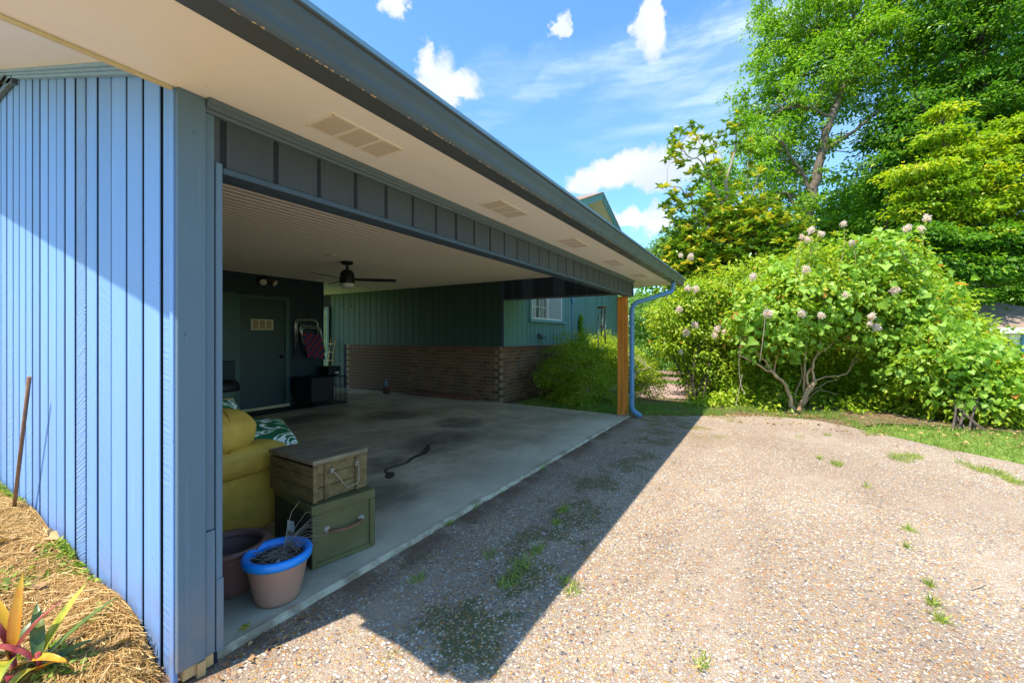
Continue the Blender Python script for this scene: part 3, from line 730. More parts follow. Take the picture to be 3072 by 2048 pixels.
# soffit, seams, yellowed edge strip
CP.part('soffit', MB().box(.295, 2.686, 1.46, 1.9995, 2.33, 2.345), M['soffit'])
CP.part('soffit', MB().box(2.689, 5.12, 1.46, 1.9995, 2.33, 2.345), M['soffit'])
CP.part('soffit', MB().box(5.123, 8.42, 1.46, 1.9995, 2.33, 2.345), M['soffit'])
CP.part('soffit', MB().box(HX1 + .022, 8.42, 2.0005, 4.6, 2.331, 2.346), M['soffit'])
CP.part('soffit_edge_strip', MB().box(.295, PX - .02, 1.993, 2.012, 2.318, 2.329, bev=.002), M['soffit_yellow'])
CP.part('soffit_edge_strip', MB().box(.295, PX - .02, 2.0005, 2.006, 2.3295, 2.44), M['trim_dark'])
# sloped soffit under the gable overhang and its stepped moulding
def rake(x0, x1, y0, y1, dz0, dz1):
    return MB().add([(x, y, rz(y) + dz) for x in (x0, x1) for dz in (dz0, dz1) for y in (y0, y1)], [(0, 1, 3, 2), (4, 6, 7, 5), (0, 4, 5, 1), (2, 3, 7, 6), (0, 2, 6, 4), (1, 5, 7, 3)])
CP.part('rake_soffit', rake(.313, PX - .001, 2.0, RIDGE_Y, 0, .02), M['soffit'])
for x0, dz, h in ((PX - .05, -.017, .016), (PX - .037, -.031, .013), (PX - .026, -.047, .015)):
    CP.part('rake_moulding', rake(x0, PX - .002, 2.007, RIDGE_Y, dz, dz + h), M['rake_trim'])
CP.part('barge_board', rake(.292, .312, 1.46, RIDGE_Y, -.015, .10), M['trim_slate'])
# gable louvre
lv = CP.part('louvre_backing', MB().add([(PX - .016, 4.42, 3.12), (PX - .016, 5.5, 3.12), (PX - .016, 5.5, rz(5.5) - .06), (PX - .016, 4.42, rz(4.42) - .05)], [(0, 1, 2, 3)]), M['backing'])
CP.part('louvre_frame', rake(PX - .03, PX - .002, 4.36, 6.3, -.085, -.050), M['trim_slate'], lv)
CP.part('louvre_frame', MB().box(PX - .03, PX - .002, 4.37, 6.9, 3.075, 3.11, bev=.003), M['trim_slate'], lv)
for i in range(9):
    z = 3.125 + i * .055; y0 = 4.40 + max(0, (z + .06 - rz(4.4)) / .30)
    CP.part('louvre_slat', MB().add([(PX - .045, y0, z), (PX - .045, 6.25, z), (PX - .02, 6.25, z + .045), (PX - .02, y0, z + .045), (PX - .045, y0, z + .008), (PX - .045, 6.25, z + .008), (PX - .02, 6.25, z + .053), (PX - .02, y0, z + .053)],
            [(0, 1, 2, 3), (4, 7, 6, 5), (0, 4, 5, 1), (0, 3, 7, 4), (1, 5, 6, 2)]), M['trim_slate'], lv)
# roof
rf = MB()
for (ya, yb) in ((1.38, RIDGE_Y), (2 * RIDGE_Y - 1.38, RIDGE_Y)):
    za, zb = 2.49, 2.49 + .30 * (RIDGE_Y - 1.38)
    rf.add([(.29, ya, za), (8.5, ya, za), (8.5, yb, zb), (.29, yb, zb), (.29, ya, za + .03), (8.5, ya, za + .03), (8.5, yb, zb + .03), (.29, yb, zb + .03)],
           [(0, 1, 2, 3), (4, 7, 6, 5), (0, 4, 5, 1), (1, 5, 6, 2), (2, 6, 7, 3), (3, 7, 4, 0)])
CP.part('roof', rf, M['shingle'])
CP.part('fascia', MB().box(.295, 8.48, 1.458, 1.48, 2.329, 2.50), M['gutter'])
CP.part('fascia', MB().box(8.48, 8.5, 1.40, 4.6, 2.325, 2.50), M['gutter'])
CP.part('soffit', MB().box(8.422, 8.478, 1.482, 4.6, 2.329, 2.344), M['soffit'])
# K-profile gutter
prof = [(1.456, 2.325), (1.368, 2.325), (1.360, 2.334), (1.352, 2.352), (1.350, 2.372), (1.343, 2.395), (1.330, 2.425), (1.326, 2.446), (1.314, 2.448), (1.311, 2.456), (1.311, 2.470), (1.318, 2.476), (1.334, 2.474),
        (1.334, 2.460), (1.338, 2.44), (1.352, 2.40), (1.358, 2.372), (1.362, 2.35), (1.372, 2.335), (1.448, 2.335), (1.448, 2.48), (1.456, 2.48)]
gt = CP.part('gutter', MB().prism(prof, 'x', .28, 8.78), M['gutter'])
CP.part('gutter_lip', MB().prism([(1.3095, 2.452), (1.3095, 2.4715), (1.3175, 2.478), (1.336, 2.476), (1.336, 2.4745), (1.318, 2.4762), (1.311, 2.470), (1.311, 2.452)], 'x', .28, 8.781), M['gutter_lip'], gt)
CP.part('gutter_end_cap', MB().prism([(1.456, 2.325), (1.368, 2.325), (1.352, 2.352), (1.326, 2.446), (1.311, 2.456), (1.318, 2.474), (1.456, 2.478)], 'x', 8.780, 8.783), M['gutter'], gt)
rs = random.Random(3); sp_ = MB()
for k in range(230):
    x = .4 + rs.random() * 6.5; w_ = rs.uniform(.004, .020); h_ = rs.uniform(.0015, .005); y_ = 1.3675 + rs.uniform(-.0015, .0015)
    sp_.add([(x, y_, 2.3242), (x + w_, y_ + h_ * .3, 2.3242), (x + w_ * .8, y_ - h_, 2.3262 + h_ * .4), (x + w_ * .1, y_ - h_ * .7, 2.3262)], [(0, 1, 2, 3)])
CP.part('rust_specks', sp_, M['bare_wood'], gt, kind='stuff')
for x in (3.05, 6.1): CP.part('gutter_joint', MB().prism([(p[0] - .0012, p[1] - .0012) for p in prof[:12]] + [(p[0] + .0, p[1]) for p in reversed(prof[:12])], 'x', x, x + .035), M['gutter'], gt)
# downspout: rounded rectangular section swept through elbows
def rounded_sweep(pts, w, d, n=6):
    P = [Vector(p) for p in pts]; out = [P[0]]
    for a, b, c in zip(P[:-2], P[1:-1], P[2:]):
        ra = min(.16, (a - b).length * .45, (c - b).length * .45); p0 = b + (a - b).normalized() * ra; p1 = b + (c - b).normalized() * ra
        for t in [i / n for i in range(n + 1)]: out.append((p0 * (1 - t) + b * t) * (1 - t) + (b * (1 - t) + p1 * t) * t)
    out.append(P[-1])
    vs = []; sec = [(-w, -d * .7), (-w * .8, -d), (w * .8, -d), (w, -d * .7), (w, d * .7), (w * .8, d), (-w * .8, d), (-w, d * .7)]
    for i, p in enumerate(out):
        t = (out[min(i + 1, len(out) - 1)] - out[max(i - 1, 0)]).normalized(); a = Vector((1, 0, 0)) - t * t.x
        a = a.normalized() if a.length > .2 else Vector((0, 0, 1)); b = t.cross(a)
        vs += [p + a * u + b * v for u, v in sec]
    k = 8; fs = [(i * k + j, i * k + (j + 1) % k, (i + 1) * k + (j + 1) % k, (i + 1) * k + j) for i in range(len(out) - 1) for j in range(k)]
    return MB().add(vs, fs, True).add([vs[j] for j in range(k)], [tuple(range(k))]).add(vs[-k:], [tuple(range(k))])
dsx, dsy = 7.31, 1.955
dsp = CP.part('downspout', rounded_sweep([(8.06, 1.41, 2.33), (8.06, 1.43, 2.16), (dsx + .06, dsy - .05, 1.93), (dsx, dsy, 1.84), (dsx, dsy, .10), (dsx + .10, dsy - .12, .0)], .044, .033), M['downspout'])
for z in (1.55, .35):
    CP.part('strap', MB().box(dsx - .05, dsx + .05, dsy - .036, dsy + .05, z, z + .025), M['downspout'], dsp)
# soffit vents
vent_slat = None
for i in range(5):
    x0 = 1.205 + 1.375 * i; x1 = x0 + .43; y0, y1 = 1.625, 1.825
    fr = MB(); zf = 2.3255
    for (a, b, c, d_) in ((x0, x1, y0, y0 + .014), (x0, x1, y1 - .014, y1), (x0, x0 + .014, y0 + .014, y1 - .014), (x1 - .014, x1, y0 + .014, y1 - .014), (x0 + .134, x0 + .154, y0 + .014, y1 - .014), (x0 + .276, x0 + .296, y0 + .014, y1 - .014)):
        fr.box(a, b, c, d_, zf, 2.3298)
    fo = CP.part('soffit_vent', fr, M['vent_metal'])
    for p0 in (x0 + .014, x0 + .154, x0 + .296):
        if vent_slat is None:
            s = MB(); nsl = 11; dx = .118 / nsl
            for k in range(nsl): s.add([(k * dx + .001, .001, .0012), (k * dx + .0085, .001, -.0032), (k * dx + .0085, .171, -.0032), (k * dx + .001, .171, .0012)], [(0, 1, 2, 3)])
            s.box(-.001, .121, 0, .172, .0018, .0026); vent_slat = s.mesh('louvre_panel')
        CP.inst('louvre_panel', vent_slat, M['vent_slat'], (p0, y0 + .014, 2.3268), fo)
    scw = MB()
    for (a, b) in ((x0 + .008, y0 + .008), (x1 - .008, y0 + .008), (x0 + .008, y1 - .008), (x1 - .008, y1 - .008)): scw.lathe([(.0001, 2.3238), (.0035, 2.3242), (.0035, 2.3255)], 8, (a, b, 0))
    CP.part('screw', scw, M['steel'], fo)
# ceiling: long narrow boards
cb = unit_box('ceiling_board', 6.52, .0915, .04, .019)
for i in range(64):
    y = 2.166 + .0925 * i
    CP.inst('ceiling_board', cb, M['ceiling'], (4.21, y, 2.516 + random.uniform(-.0006, .0006)))
CP.part('ceiling', MB().box(.95, 7.52, 2.105, 8.0, 2.513, 2.53), M['tan'])
CP.part('ceiling', MB().box(.95, 7.52, 8.06, 11.35, 2.50, 2.53), M['ceiling'])
CP.part('ceiling_plate', MB().lathe([(.0001, 2.488), (.05, 2.489), (.062, 2.496), (.062, 2.4978)], 24, (3.85, 5.25, 0)), M['ceiling'])
# storage room at the back: board wall with door
SY = 8.03; SX1 = 5.70
cuts = [.95 + .2032 * i for i in range(50)]
cl = [c for c in cuts if c <= 3.75]
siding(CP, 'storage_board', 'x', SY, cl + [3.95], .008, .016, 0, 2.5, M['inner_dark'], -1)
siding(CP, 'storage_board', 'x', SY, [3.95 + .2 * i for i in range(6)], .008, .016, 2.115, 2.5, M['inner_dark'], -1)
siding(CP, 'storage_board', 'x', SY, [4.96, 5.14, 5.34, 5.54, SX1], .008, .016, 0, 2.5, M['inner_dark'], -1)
CP.part('storage_wall', MB().box(.95, SX1 - .002, SY + .002, 9.65, 0, 2.5), M['inner_dark'])
CP.part('corner_trim', MB().box(SX1, SX1 + .02, SY - .02, SY + .09, 0, 2.5), M['trim_dark'])
dfr = MB().box(3.96, 4.045, SY - .034, SY + .001, 0, 2.11, bev=.002).box(4.877, 4.96, SY - .034, SY + .001, 0, 2.11, bev=.002).box(4.046, 4.876, SY - .034, SY + .001, 2.05, 2.11, bev=.002)
CP.part('door_frame', dfr, M['door_trim'])
door = CP.part('door', MB().box(4.049, 4.873, SY - .012, SY + .0015, .06, 2.046, bev=.002), M['door_paint'])
CP.part('knob', MB().lathe([(.0001, 0), (.02, .004), (.028, .018), (.024, .034), (.01, .042), (.010, .055), (.03, .06), (.03, .066)], 16, (4.80, SY - .078, .97), Matrix.Rotation(R(-90), 3, 'X')), M['black'], door)
CP.part('threshold', MB().box(3.97, 4.95, SY - .06, SY + .001, 0, .055, bev=.004), M['soffit_yellow'])
vp = CP.part('vent_plate', MB().box(4.235, 4.645, SY - .022, SY - .0125, 1.475, 1.675, bev=.004), M['cream_plastic'], door)
for k in range(3):
    v_ = MB().box(4.268 + k * .123, 4.366 + k * .123, SY - .0245, SY - .0222, 1.495, 1.655)
    for q in range(8): v_.box(4.272 + k * .123, 4.362 + k * .123, SY - .028, SY - .0246, 1.50 + q * .0195, 1.508 + q * .0195)
    CP.part('grille', v_, M['tan'], door)
CP.part('storage_panel', MB().box(3.35, 3.955, SY - .05, SY - .018, .93, 2.14, bev=.004), M['door_trim'])
CP.part('storage_panel', MB().box(3.3, 3.93, SY - .09, SY - .018, .1, .915, bev=.004), M['inner_dark'])

# ------------------------------------------------------------------ house
HY = 4.69; HXR = 15.6
H = Thing('house', (7.5, 4.69, 0), 'teal board clad house wing with brown brick base and high gable', 'house')
bx = 7.45
# brick base
brick = unit_box('brick', .193, .08, .066, .003); bricky = unit_box('brick', .08, .193, .066, .003)
H.part('brick_core', MB().box(bx + .007, HXR, HY + .007, HY + .3, -1.2, 1.145).box(bx + .007, bx + .3, HY + .3, 9.5, -.05, 1.145), M['mortar'])
cnt = 0; farb = []
for c in range(-9, 14):
    z = .0335 + c * .0762 + .01
    for k in range(40):
        y = HY + .10 + .04 + k * .2032 + (.1016 if c % 2 else 0)
        jx = random.uniform(-.002, .002)
        if c >= 0 and y < 9.45:
            if y < 7.35: H.inst('brick', bricky, M['brick'], (bx + .04 + jx, y, z)); cnt += 1
            else: farb.append((bx + .04 + jx, y, z, .08, .193, .066))
        x = bx + .10 + k * .2032 + (0 if c % 2 else .1016) - (.0 if c % 2 else 0)
        if x < HXR - .1:
            if x < 9.35 and c >= 0: H.inst('brick', brick, M['brick'], (x, HY + .04 + random.uniform(-.002, .002), z)); cnt += 1
            else: farb.append((x, HY + .04 + random.uniform(-.002, .002), z, .193, .08, .066))
H.part('brickwork', boxes_mesh('brickwork', [(b[0] - 7.5, b[1] - 4.69, *b[2:]) for b in farb]), M['brick'], kind='stuff')
cap = []
for k in range(45): cap.append((bx + .04, HY + .06 + k * .1045, 1.108, .10, .094, .066))
for k in range(76): cap.append((bx + .1 + k * .1045, HY + .04, 1.108, .094, .10, .066))
H.part('cap_bricks', boxes_mesh('cap_bricks', [(b[0] - 7.5, b[1] - 4.69, *b[2:]) for b in cap]), M['brick_red'], kind='stuff')
# board walls
cuts = [HY - .0 + .0 + .205 * i for i in range(40)]; cuts = [c for c in cuts if c < 9.62]
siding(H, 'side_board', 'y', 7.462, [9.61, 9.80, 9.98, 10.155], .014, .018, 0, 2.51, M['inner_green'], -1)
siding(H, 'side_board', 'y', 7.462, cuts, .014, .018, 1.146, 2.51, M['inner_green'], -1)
H.part('wall', MB().box(7.465, 7.6, HY + .02, 12.6, 0, 2.6), M['backing'])
for i in range(12):
    pass
siding(H, 'side_board', 'y', 7.462, [11.2 + .2 * i for i in range(8)], .012, .018, 0, 2.51, M['inner_green'], -1)
gx = lambda x: 5.40 - .385 * abs(x - 11.87)
wc = [7.56 + .205 * i for i in range(40)]; wc = [c for c in wc if c < HXR]
def ztop(x): return gx(x) - .02
for a, b in zip(wc[:-1], wc[1:]):
    inwin = a > 8.70 - .1 and b < 10.62 + .1
    if inwin:
        siding(H, 'front_board', 'x', HY + .012, [a, b], .018, .026, 1.146, 1.70, M['house_teal'], -1)
        siding(H, 'front_board', 'x', HY + .012, [a, b], .018, .026, 2.93, ztop, M['house_teal'], -1)
    else: siding(H, 'front_board', 'x', HY + .012, [a, b], .018, .026, 1.146, ztop, M['house_teal'], -1)
H.part('corner_trim', MB().box(7.47, 7.557, HY - .006, HY + .012, 1.146, 3.3), M['trim_teal'])
H.part('corner_trim', MB().box(7.449, 7.469, HY - .07, HY - .002, 1.146, 2.5), M['trim_dark'])
H.part('wall', MB().add([(7.5, HY + .042, 1.1), (8.72, HY + .042, 1.1), (8.72, HY + .042, gx(8.72) - .03), (7.5, HY + .042, gx(7.5) - .03)], [(0, 1, 2, 3)])
       .add([(10.6, HY + .042, 1.1), (HXR, HY + .042, 1.1), (HXR, HY + .042, gx(HXR) - .03), (11.87, HY + .042, gx(11.87) - .03), (10.6, HY + .042, gx(10.6) - .03)], [(0, 1, 2, 3, 4)])
       .add([(8.72, HY + .042, 1.1), (10.6, HY + .042, 1.1), (10.6, HY + .042, 1.74), (8.72, HY + .042, 1.74)], [(0, 1, 2, 3)])
       .add([(8.72, HY + .042, 2.92), (10.6, HY + .042, 2.92), (10.6, HY + .042, gx(10.6) - .03), (8.72, HY + .042, gx(8.72) - .03)], [(0, 1, 2, 3)])
       .add([(HXR, HY, -1.2), (HXR, 12.6, -1.2), (HXR, 12.6, 3.9), (HXR, HY, gx(HXR))], [(0, 1, 2, 3)]), M['backing'])
# window: left half gridded sash with plant behind, right half with screen
win = H.part('window', MB().box(8.70, 8.79, HY - .025, HY + .042, 1.765, 2.95, bev=.003).box(10.53, 10.62, HY - .025, HY + .042, 1.765, 2.95, bev=.003).box(8.791, 10.529, HY - .025, HY + .042, 2.86, 2.95), M['trim_teal'])
H.part('sill', MB().box(8.65, 10.72, HY - .07, HY + .042, 1.70, 1.762, bev=.004), M['trim_teal'], win)
f = MB().box(8.80, 8.84, HY - .012, HY + .042, 1.77, 2.86).box(10.48, 10.52, HY - .012, HY + .042, 1.77, 2.86).box(8.841, 10.479, HY - .012, HY + .042, 1.77, 1.81).box(9.62, 9.68, HY - .016, HY + .042, 1.811, 2.86)
H.part('frame', f, M['white'], win)
gr = MB()
for x in (9.03, 9.24, 9.44): gr.box(x - .008, x + .008, HY + .012, HY + .022, 1.811, 2.86)
for z in (2.07, 2.33, 2.6): gr.box(8.841, 9.619, HY + .013, HY + .021, z - .008, z + .008)
H.part('grille', gr, M['white'], win)
H.part('pane', MB().box(8.841, 9.619, HY + .024, HY + .027, 1.811, 2.86), M['glass'], win)
H.part('screen', MB().box(9.681, 10.479, HY + .005, HY + .008, 1.811, 2.86), M['screen'], win)
cv = MB(); n = 60
pt = [(8.80 + i * (1.72 / n), HY + .16 + .02 * math.sin(i * 1.3)) for i in range(n + 1)]
for i in range(n):
    if 17 < i < 23: continue
    cv.add([(*pt[i], 1.7), (*pt[i + 1], 1.7), (*pt[i + 1], 2.9), (*pt[i], 2.9)], [(0, 1, 2, 3)], True)
H.part('curtain', cv, M['curtain'], win)
H.part('room', MB().box(8.72, 10.6, HY + .5, HY + .52, 1.6, 2.95).box(8.74, 10.58, HY + .04, HY + .5, 1.70, 1.73), M['trim_slate'], win)
pw = MB()
for i in range(14):
    a = i * 2.4; pw.tube([(9.34, HY + .08, 1.83), (9.34 + .03 * math.cos(a), HY + .08 + .02 * math.sin(a), 1.95 + .01 * i), (9.34 + .07 * math.cos(a), HY + .08 + .03 * math.sin(a), 1.98 + .015 * i)], [.006, .012, .002], 4)
H.part('potted_plant', pw, M['leaf_shrub'], win)
# dryer hood, conduit
hood = H.part('vent_hood', MB().prism([(HY - .006, 1.31), (HY - .006, 1.43), (HY - .05, 1.425), (HY - .14, 1.34), (HY - .13, 1.31)], 'x', 9.12, 9.36), M['trim_slate'])
H.part('conduit', MB().tube([(11.21, HY - .02, 1.16), (11.21, HY - .02, 2.3)], .012, 6).box(11.16, 11.26, HY - .06, HY - .006, 2.3, 2.45, bev=.01), M['downspout'])
# gable roof with deep overhang
GY = 4.02
for sgn in (-1, 1):
    xe = 11.87 + sgn * 4.5; ze = 5.47 - .40 * 4.5
    def sl_(y0, y1, dz0, dz1, x0=11.87, x1=xe): 
        za = 5.47 - .40 * abs(x0 - 11.87); zb = 5.47 - .40 * abs(x1 - 11.87)
        return MB().add([(x0, y0, za + dz0), (x1, y0, zb + dz0), (x1, y1, zb + dz0), (x0, y1, za + dz0), (x0, y0, za + dz1), (x1, y0, zb + dz1), (x1, y1, zb + dz1), (x0, y1, za + dz1)],
                        [(0, 1, 2, 3), (4, 7, 6, 5), (0, 4, 5, 1), (1, 5, 6, 2), (2, 6, 7, 3), (3, 7, 4, 0)])
    H.part('roof', sl_(GY - .03, 13, .0, .035), M['shingle'])
    H.part('rake_fascia', sl_(GY, GY + .022, -.17, -.002), M['trim_teal'])
    H.part('rake_fascia', sl_(GY - .016, GY - .001, -.07, -.001), M['trim_teal'])
    H.part('gable_soffit', sl_(GY + .023, HY + .01, -.15, -.135), M['soffit'])
# panelled side door at the far end of the passage
dr = H.part('side_door', MB().box(7.415, 7.46, 10.24, 11.12, .02, 2.08, bev=.003), M['green_door'])
for r_ in range(5):
    for c_ in range(2):
        H.part('panel', MB().box(7.405, 7.4148, 10.32 + c_ * .38, 10.62 + c_ * .38, .15 + r_ * .38, .44 + r_ * .38, bev=.004), M['green_door'], dr)
H.part('door_frame', MB().box(7.40, 7.462, 10.16, 10.235, 0, 2.16).box(7.40, 7.462, 11.125, 11.2, 0, 2.16).box(7.40, 7.462, 10.236, 11.124, 2.085, 2.16), M['door_trim'])

# ------------------------------------------------------------------ things in the carport
def crate_box(T, w, d, h, rot, base, mats, planks=True): ...
def rotz(mb, a, c):
    m = Matrix.Rotation(a, 3, 'Z'); c = Vector(c); mb.v = [tuple(m @ (Vector(v) - c) + c) for v in mb.v]; return mb
# lower green chest
A = (1.53, 2.25, 0); ra = R(-11)
T = Thing('storage_chest', A, 'olive green painted chest with leather handle, standing on the slab under the wooden crate', 'chest')
def rb(x0, x1, y0, y1, z0, z1, bev=.003): return rotz(MB().box(A[0] + x0, A[0] + x1, A[1] + y0, A[1] + y1, A[2] + z0, A[2] + z1, bev=bev), ra, A)
w, dpt, h = .40, .58, .368
body = T.part('body', rb(0.008, w - .008, .008, dpt, .006, h - .02), M['crate_green'])
T.part('end_panel', rb(0, .0075, .008, dpt - .01, .006, h - .02, .001), M['crate_dark'])
T.part('lid', rb(-.003, w + .003, -.002, dpt + .005, h - .055, h), M['crate_green'])
for x0, x1 in ((-.001, .022), (w - .034, w + .001)): T.part('corner_batten', rb(x0, x1, -.005, .0075, .004, h - .057), M['crate_green'])
T.part('bottom_batten', rb(.0225, w - .0345, -.004, .0075, .004, .03), M['crate_green'])
hd = rotz(MB().tube([(A[0] + .10, A[1] - .008, .205), (A[0] + .13, A[1] - .03, .197), (A[0] + .20, A[1] - .037, .193), (A[0] + .27, A[1] - .03, .197), (A[0] + .30, A[1] - .008, .205)], .012, 8, flat=.6), ra, A)
T.part('handle', hd, M['leather_strap'])
for x in (.09, .31):
    T.part('handle_mount', rotz(MB().lathe([(.0001, .012), (.014, .010), (.022, .003), (.023, 0)], 16, (A[0] + x, A[1] + .007, .205), Matrix.Rotation(R(90), 3, 'X')), ra, A), M['steel'])
# upper wooden crate
A = (1.553, 2.268, .369); ra = R(-3)
T = Thing('wooden_crate', A, 'weathered wooden ammunition-style crate with wire bail handle, on top of the green chest', 'crate')
w, dpt, h = .375, .50, .262
for k, (z0, z1) in enumerate(((.004, .080), (.083, .154), (.157, .212))):
    T.part('plank', rb(.020, w - .020, .014, .032, z0, z1, .002), M['crate_wood'])
    T.part('plank', rb(.002, .0195, .014, dpt, z0, z1, .002), M['crate_wood'])
    T.part('plank', rb(w - .0195, w - .002, .014, dpt, z0, z1, .002), M['crate_wood'])
T.part('back_plank', rb(.02, w - .02, dpt - .018, dpt, .004, .205), M['crate_wood'])
for x0, x1 in ((-.002, .028), (w - .085, w - .002)): T.part('end_batten', rb(x0, x1, .0, .0135,   .002, .214), M['crate_wood'])
T.part('end_batten', rb(.075, .088, .004, .0135,   .002, .214, .001), M['crate_wood'])
for k in range(4): T.part('lid_plank', rb(-.004, w + .004, .0 + k * .127, .124 + k * .127, .226, .252, .003), M['crate_top'])
T.part('lid_edge', rb(0, w, .004, .012, .215, .244, .001), M['crate_wood'])
bail = rotz(MB().tube([(A[0] + x, A[1] - .008 - y, A[2] + z) for x, y, z in ((.125, 0, .165), (.128, .004, .158), (.20, .012, .058), (.215, .013, .045), (.285, .012, .052), (.297, .01, .062), (.300, .004, .165), (.290, 0, .175))], .0035, 6), ra, A)
T.part('handle', bail, M['steel'])
for x in (.12, .295): T.part('handle_mount', rb(x - .012, x + .012, -.006, .0135, .155, .185, .002), M['steel'])
sc_ = MB()
for x in (.012, w - .07, w - .02):
    for z in (.03, .08, .13, .18): sc_.box(A[0] + x - .003, A[0] + x + .003, A[1] - .0022, A[1] + .0, A[2] + z - .003, A[2] + z + .003)
T.part('nail_heads', rotz(sc_, ra, A), M['steel'])
# chest/crate latch on the left side
# flower pots
def pot(name, c, r0, r1, h, mats, label, rimh=.035, rimr=.012, fill=None, tilt=None):
    T = Thing(name, (c[0], c[1], 0), label, 'flower pot')
    prof = [(.0001, .004), (r0 * .9, .004), (r0, .010), (r0 * 1.03, .03)] + [(r0 + (r1 - r0) * (t ** .75), .03 + (h - .03) * t) for t in (.15, .35, .55, .75, .78, .8, .9)]
    prof = [(r + (.003 if .05 < 0 else 0), z) for r, z in prof] + [(r1 - .006, h - .02), (r1 - .012, h - .02), (r1 - .02, h * .6), (r0 * .9, .03), (.0001, .03)]
    T.part('body', MB().lathe(prof, 40, (c[0], c[1], 0)), mats[0])
    rim = [(r1 - .012, h - rimh), (r1 + rimr * .7, h - rimh), (r1 + rimr, h - rimh * .6), (r1 + rimr, h - .01), (r1 + rimr * .6, h), (r1 - .008, h + .001), (r1 - .020, h - .006), (r1 - .022, h - rimh)]
    T.part('rim', MB().lathe(rim, 48, (c[0], c[1], 0)), mats[1])
    if fill:
        T.part('soil', MB().lathe([(.0001, h - .035), (r1 * .4, h - .032), (r1 * .8, h - .042), (r1 - .018, h - .05)], 24, (c[0], c[1], 0)), fill)
    return T
T = pot('flower_pot', (1.285, 2.175), .105, .150, .245, (M['terracotta'], M['pot_blue']), 'terracotta coloured pot with bright blue rim and a dead plant, in front of the chest', fill=M['potting'], rimh=.04, rimr=.014)
parts = []
for i in range(90):
    a = RNG.uniform(0, 6.28); r = RNG.uniform(0, .12); p = np.array([1.285 + r * math.cos(a), 2.175 + r * math.sin(a), .215]); b = RNG.uniform(0, 6.28)
    q = p + np.array([math.cos(b), math.sin(b), 0]) * RNG.uniform(.03, .08) + np.array([0, 0, RNG.uniform(.0, .02)])
    add_tube_arrays(parts, [p, (p + q) / 2 + np.array([0, 0, .008]), q], .0018, 3)
V, F, r = merge(parts); T.part('dead_leaf_litter', array_mesh('litter', V - np.array(T.loc), F), M['twig'])
parts = []; base = np.array([1.335, 2.205, .21])
for i in range(26):
    a = RNG.uniform(-1.2, 1.6) - .6; L = RNG.uniform(.06, .17); up = RNG.uniform(.3, 1.0)
    q = base + np.array([math.cos(a) * L, math.sin(a) * L * .8, up * L * .9]); e = q + np.array([math.cos(a) * L * .5, math.sin(a) * L * .4, -.02 * RNG.uniform(0, 2)])
    add_tube_arrays(parts, [base + RNG.normal(size=3) * .008, (base + q) / 2 + np.array([0, 0, .02]), q, e], [.002, .0016, .0012, .0008], 3)
add_tube_arrays(parts, [base, base + [.03, .02, .1], base + [.05, .01, .19], base + [.09, .0, .235]], [.003, .002, .0016, .001], 4)
V, F, r = merge(parts); T.part('dead_stems', array_mesh('stems', V - np.array(T.loc), F), M['twig'])
T.part('plant_tag', rotz(MB().box(1.235, 1.26, 2.10, 2.104, .205, .228), .5, (1.24, 2.1, 0)), M['white'])
pot('flower_pot', (1.20, 2.47), .125, .168, .25, (M['terracotta_dark'], M['terracotta_dark']), 'empty dusty brown pot behind the blue-rimmed pot', rimh=.03, rimr=.01)
T = Thing('white_rag', (1.42, 2.29, .26), 'scrap of white cloth caught on the side of the green chest', 'rag')
v = [(1.475 + random.uniform(-.004, .0), 2.33 + a * .022, .225 + b * .02 + random.uniform(-.004, .004)) for b in range(4) for a in range(4)]
T.part('cloth', MB().add(v, [(b * 4 + a, b * 4 + a + 1, b * 4 + a + 5, b * 4 + a + 4) for b in range(3) for a in range(3)], True), M['curtain'])

# yellow armchair: puffy parts from subdivided rounded boxes
def puff(x0, x1, y0, y1, z0, z1, p=3.2, n=24, wr=.01, seed=0):
    """rounded cushion block (superellipsoid) with soft creases"""
    c = ((x0 + x1) / 2, (y0 + y1) / 2, (z0 + z1) / 2); s = ((x1 - x0) / 2, (y1 - y0) / 2, (z1 - z0) / 2); vs = []; fs = []
    rr = random.Random(seed); ph = [rr.uniform(0, 6) for _ in range(6)]
    for i in range(n + 1):
        v_ = -math.pi / 2 + math.pi * i / n
        for j in range(2 * n):
            u = 2 * math.pi * j / (2 * n); sp = lambda t, e=2 / p: math.copysign(abs(t) ** e, t)
            x = sp(math.cos(v_)) * sp(math.cos(u)); y = sp(math.cos(v_)) * sp(math.sin(u)); z = sp(math.sin(v_))
            k = 1 + wr * (math.sin(x * 7 + ph[0] + 3 * z) + math.sin(z * 9 + ph[1] + 2 * y) + math.sin(y * 8 + ph[2] + 4 * x)) 
            vs.append((c[0] + x * s[0] * k, c[1] + y * s[1] * k, c[2] + z * s[2] * k))
    for i in range(n):
        for j in range(2 * n): fs.append((i * 2 * n + j, i * 2 * n + (j + 1) % (2 * n), (i + 1) * 2 * n + (j + 1) % (2 * n), (i + 1) * 2 * n + j))
    return MB().add(vs, fs, True)
T = Thing('armchair', (1.5, 3.37, 0), 'cracked mustard yellow leather armchair behind the stacked chests', 'armchair')
T.part('arm_panel', puff(1.010, 1.770, 2.930, 3.130, 0.050, 0.540, 9, wr=.004, seed=1), M['leather'])
T.part('arm', puff(1.030, 1.810, 2.870, 3.150, 0.430, 0.640, 3.2, wr=.012, seed=2), M['leather'])
T.part('back', puff(0.990, 1.280, 3.030, 3.970, 0.100, 0.820, 6, wr=.006, seed=3), M['leather'])
bk = T.part('back_cushion', puff(1.080, 1.610, 2.850, 3.270, 0.575, 0.885, 2.5, wr=.014, seed=4), M['leather'])
sm_ = [(1.262 + .242 * math.cos(a) , 2.67 + .21 * 0 + (2.88 - 2.67) * (1 - abs(math.sin(a)) ** .0) , 0) for a in ()]
ring = []
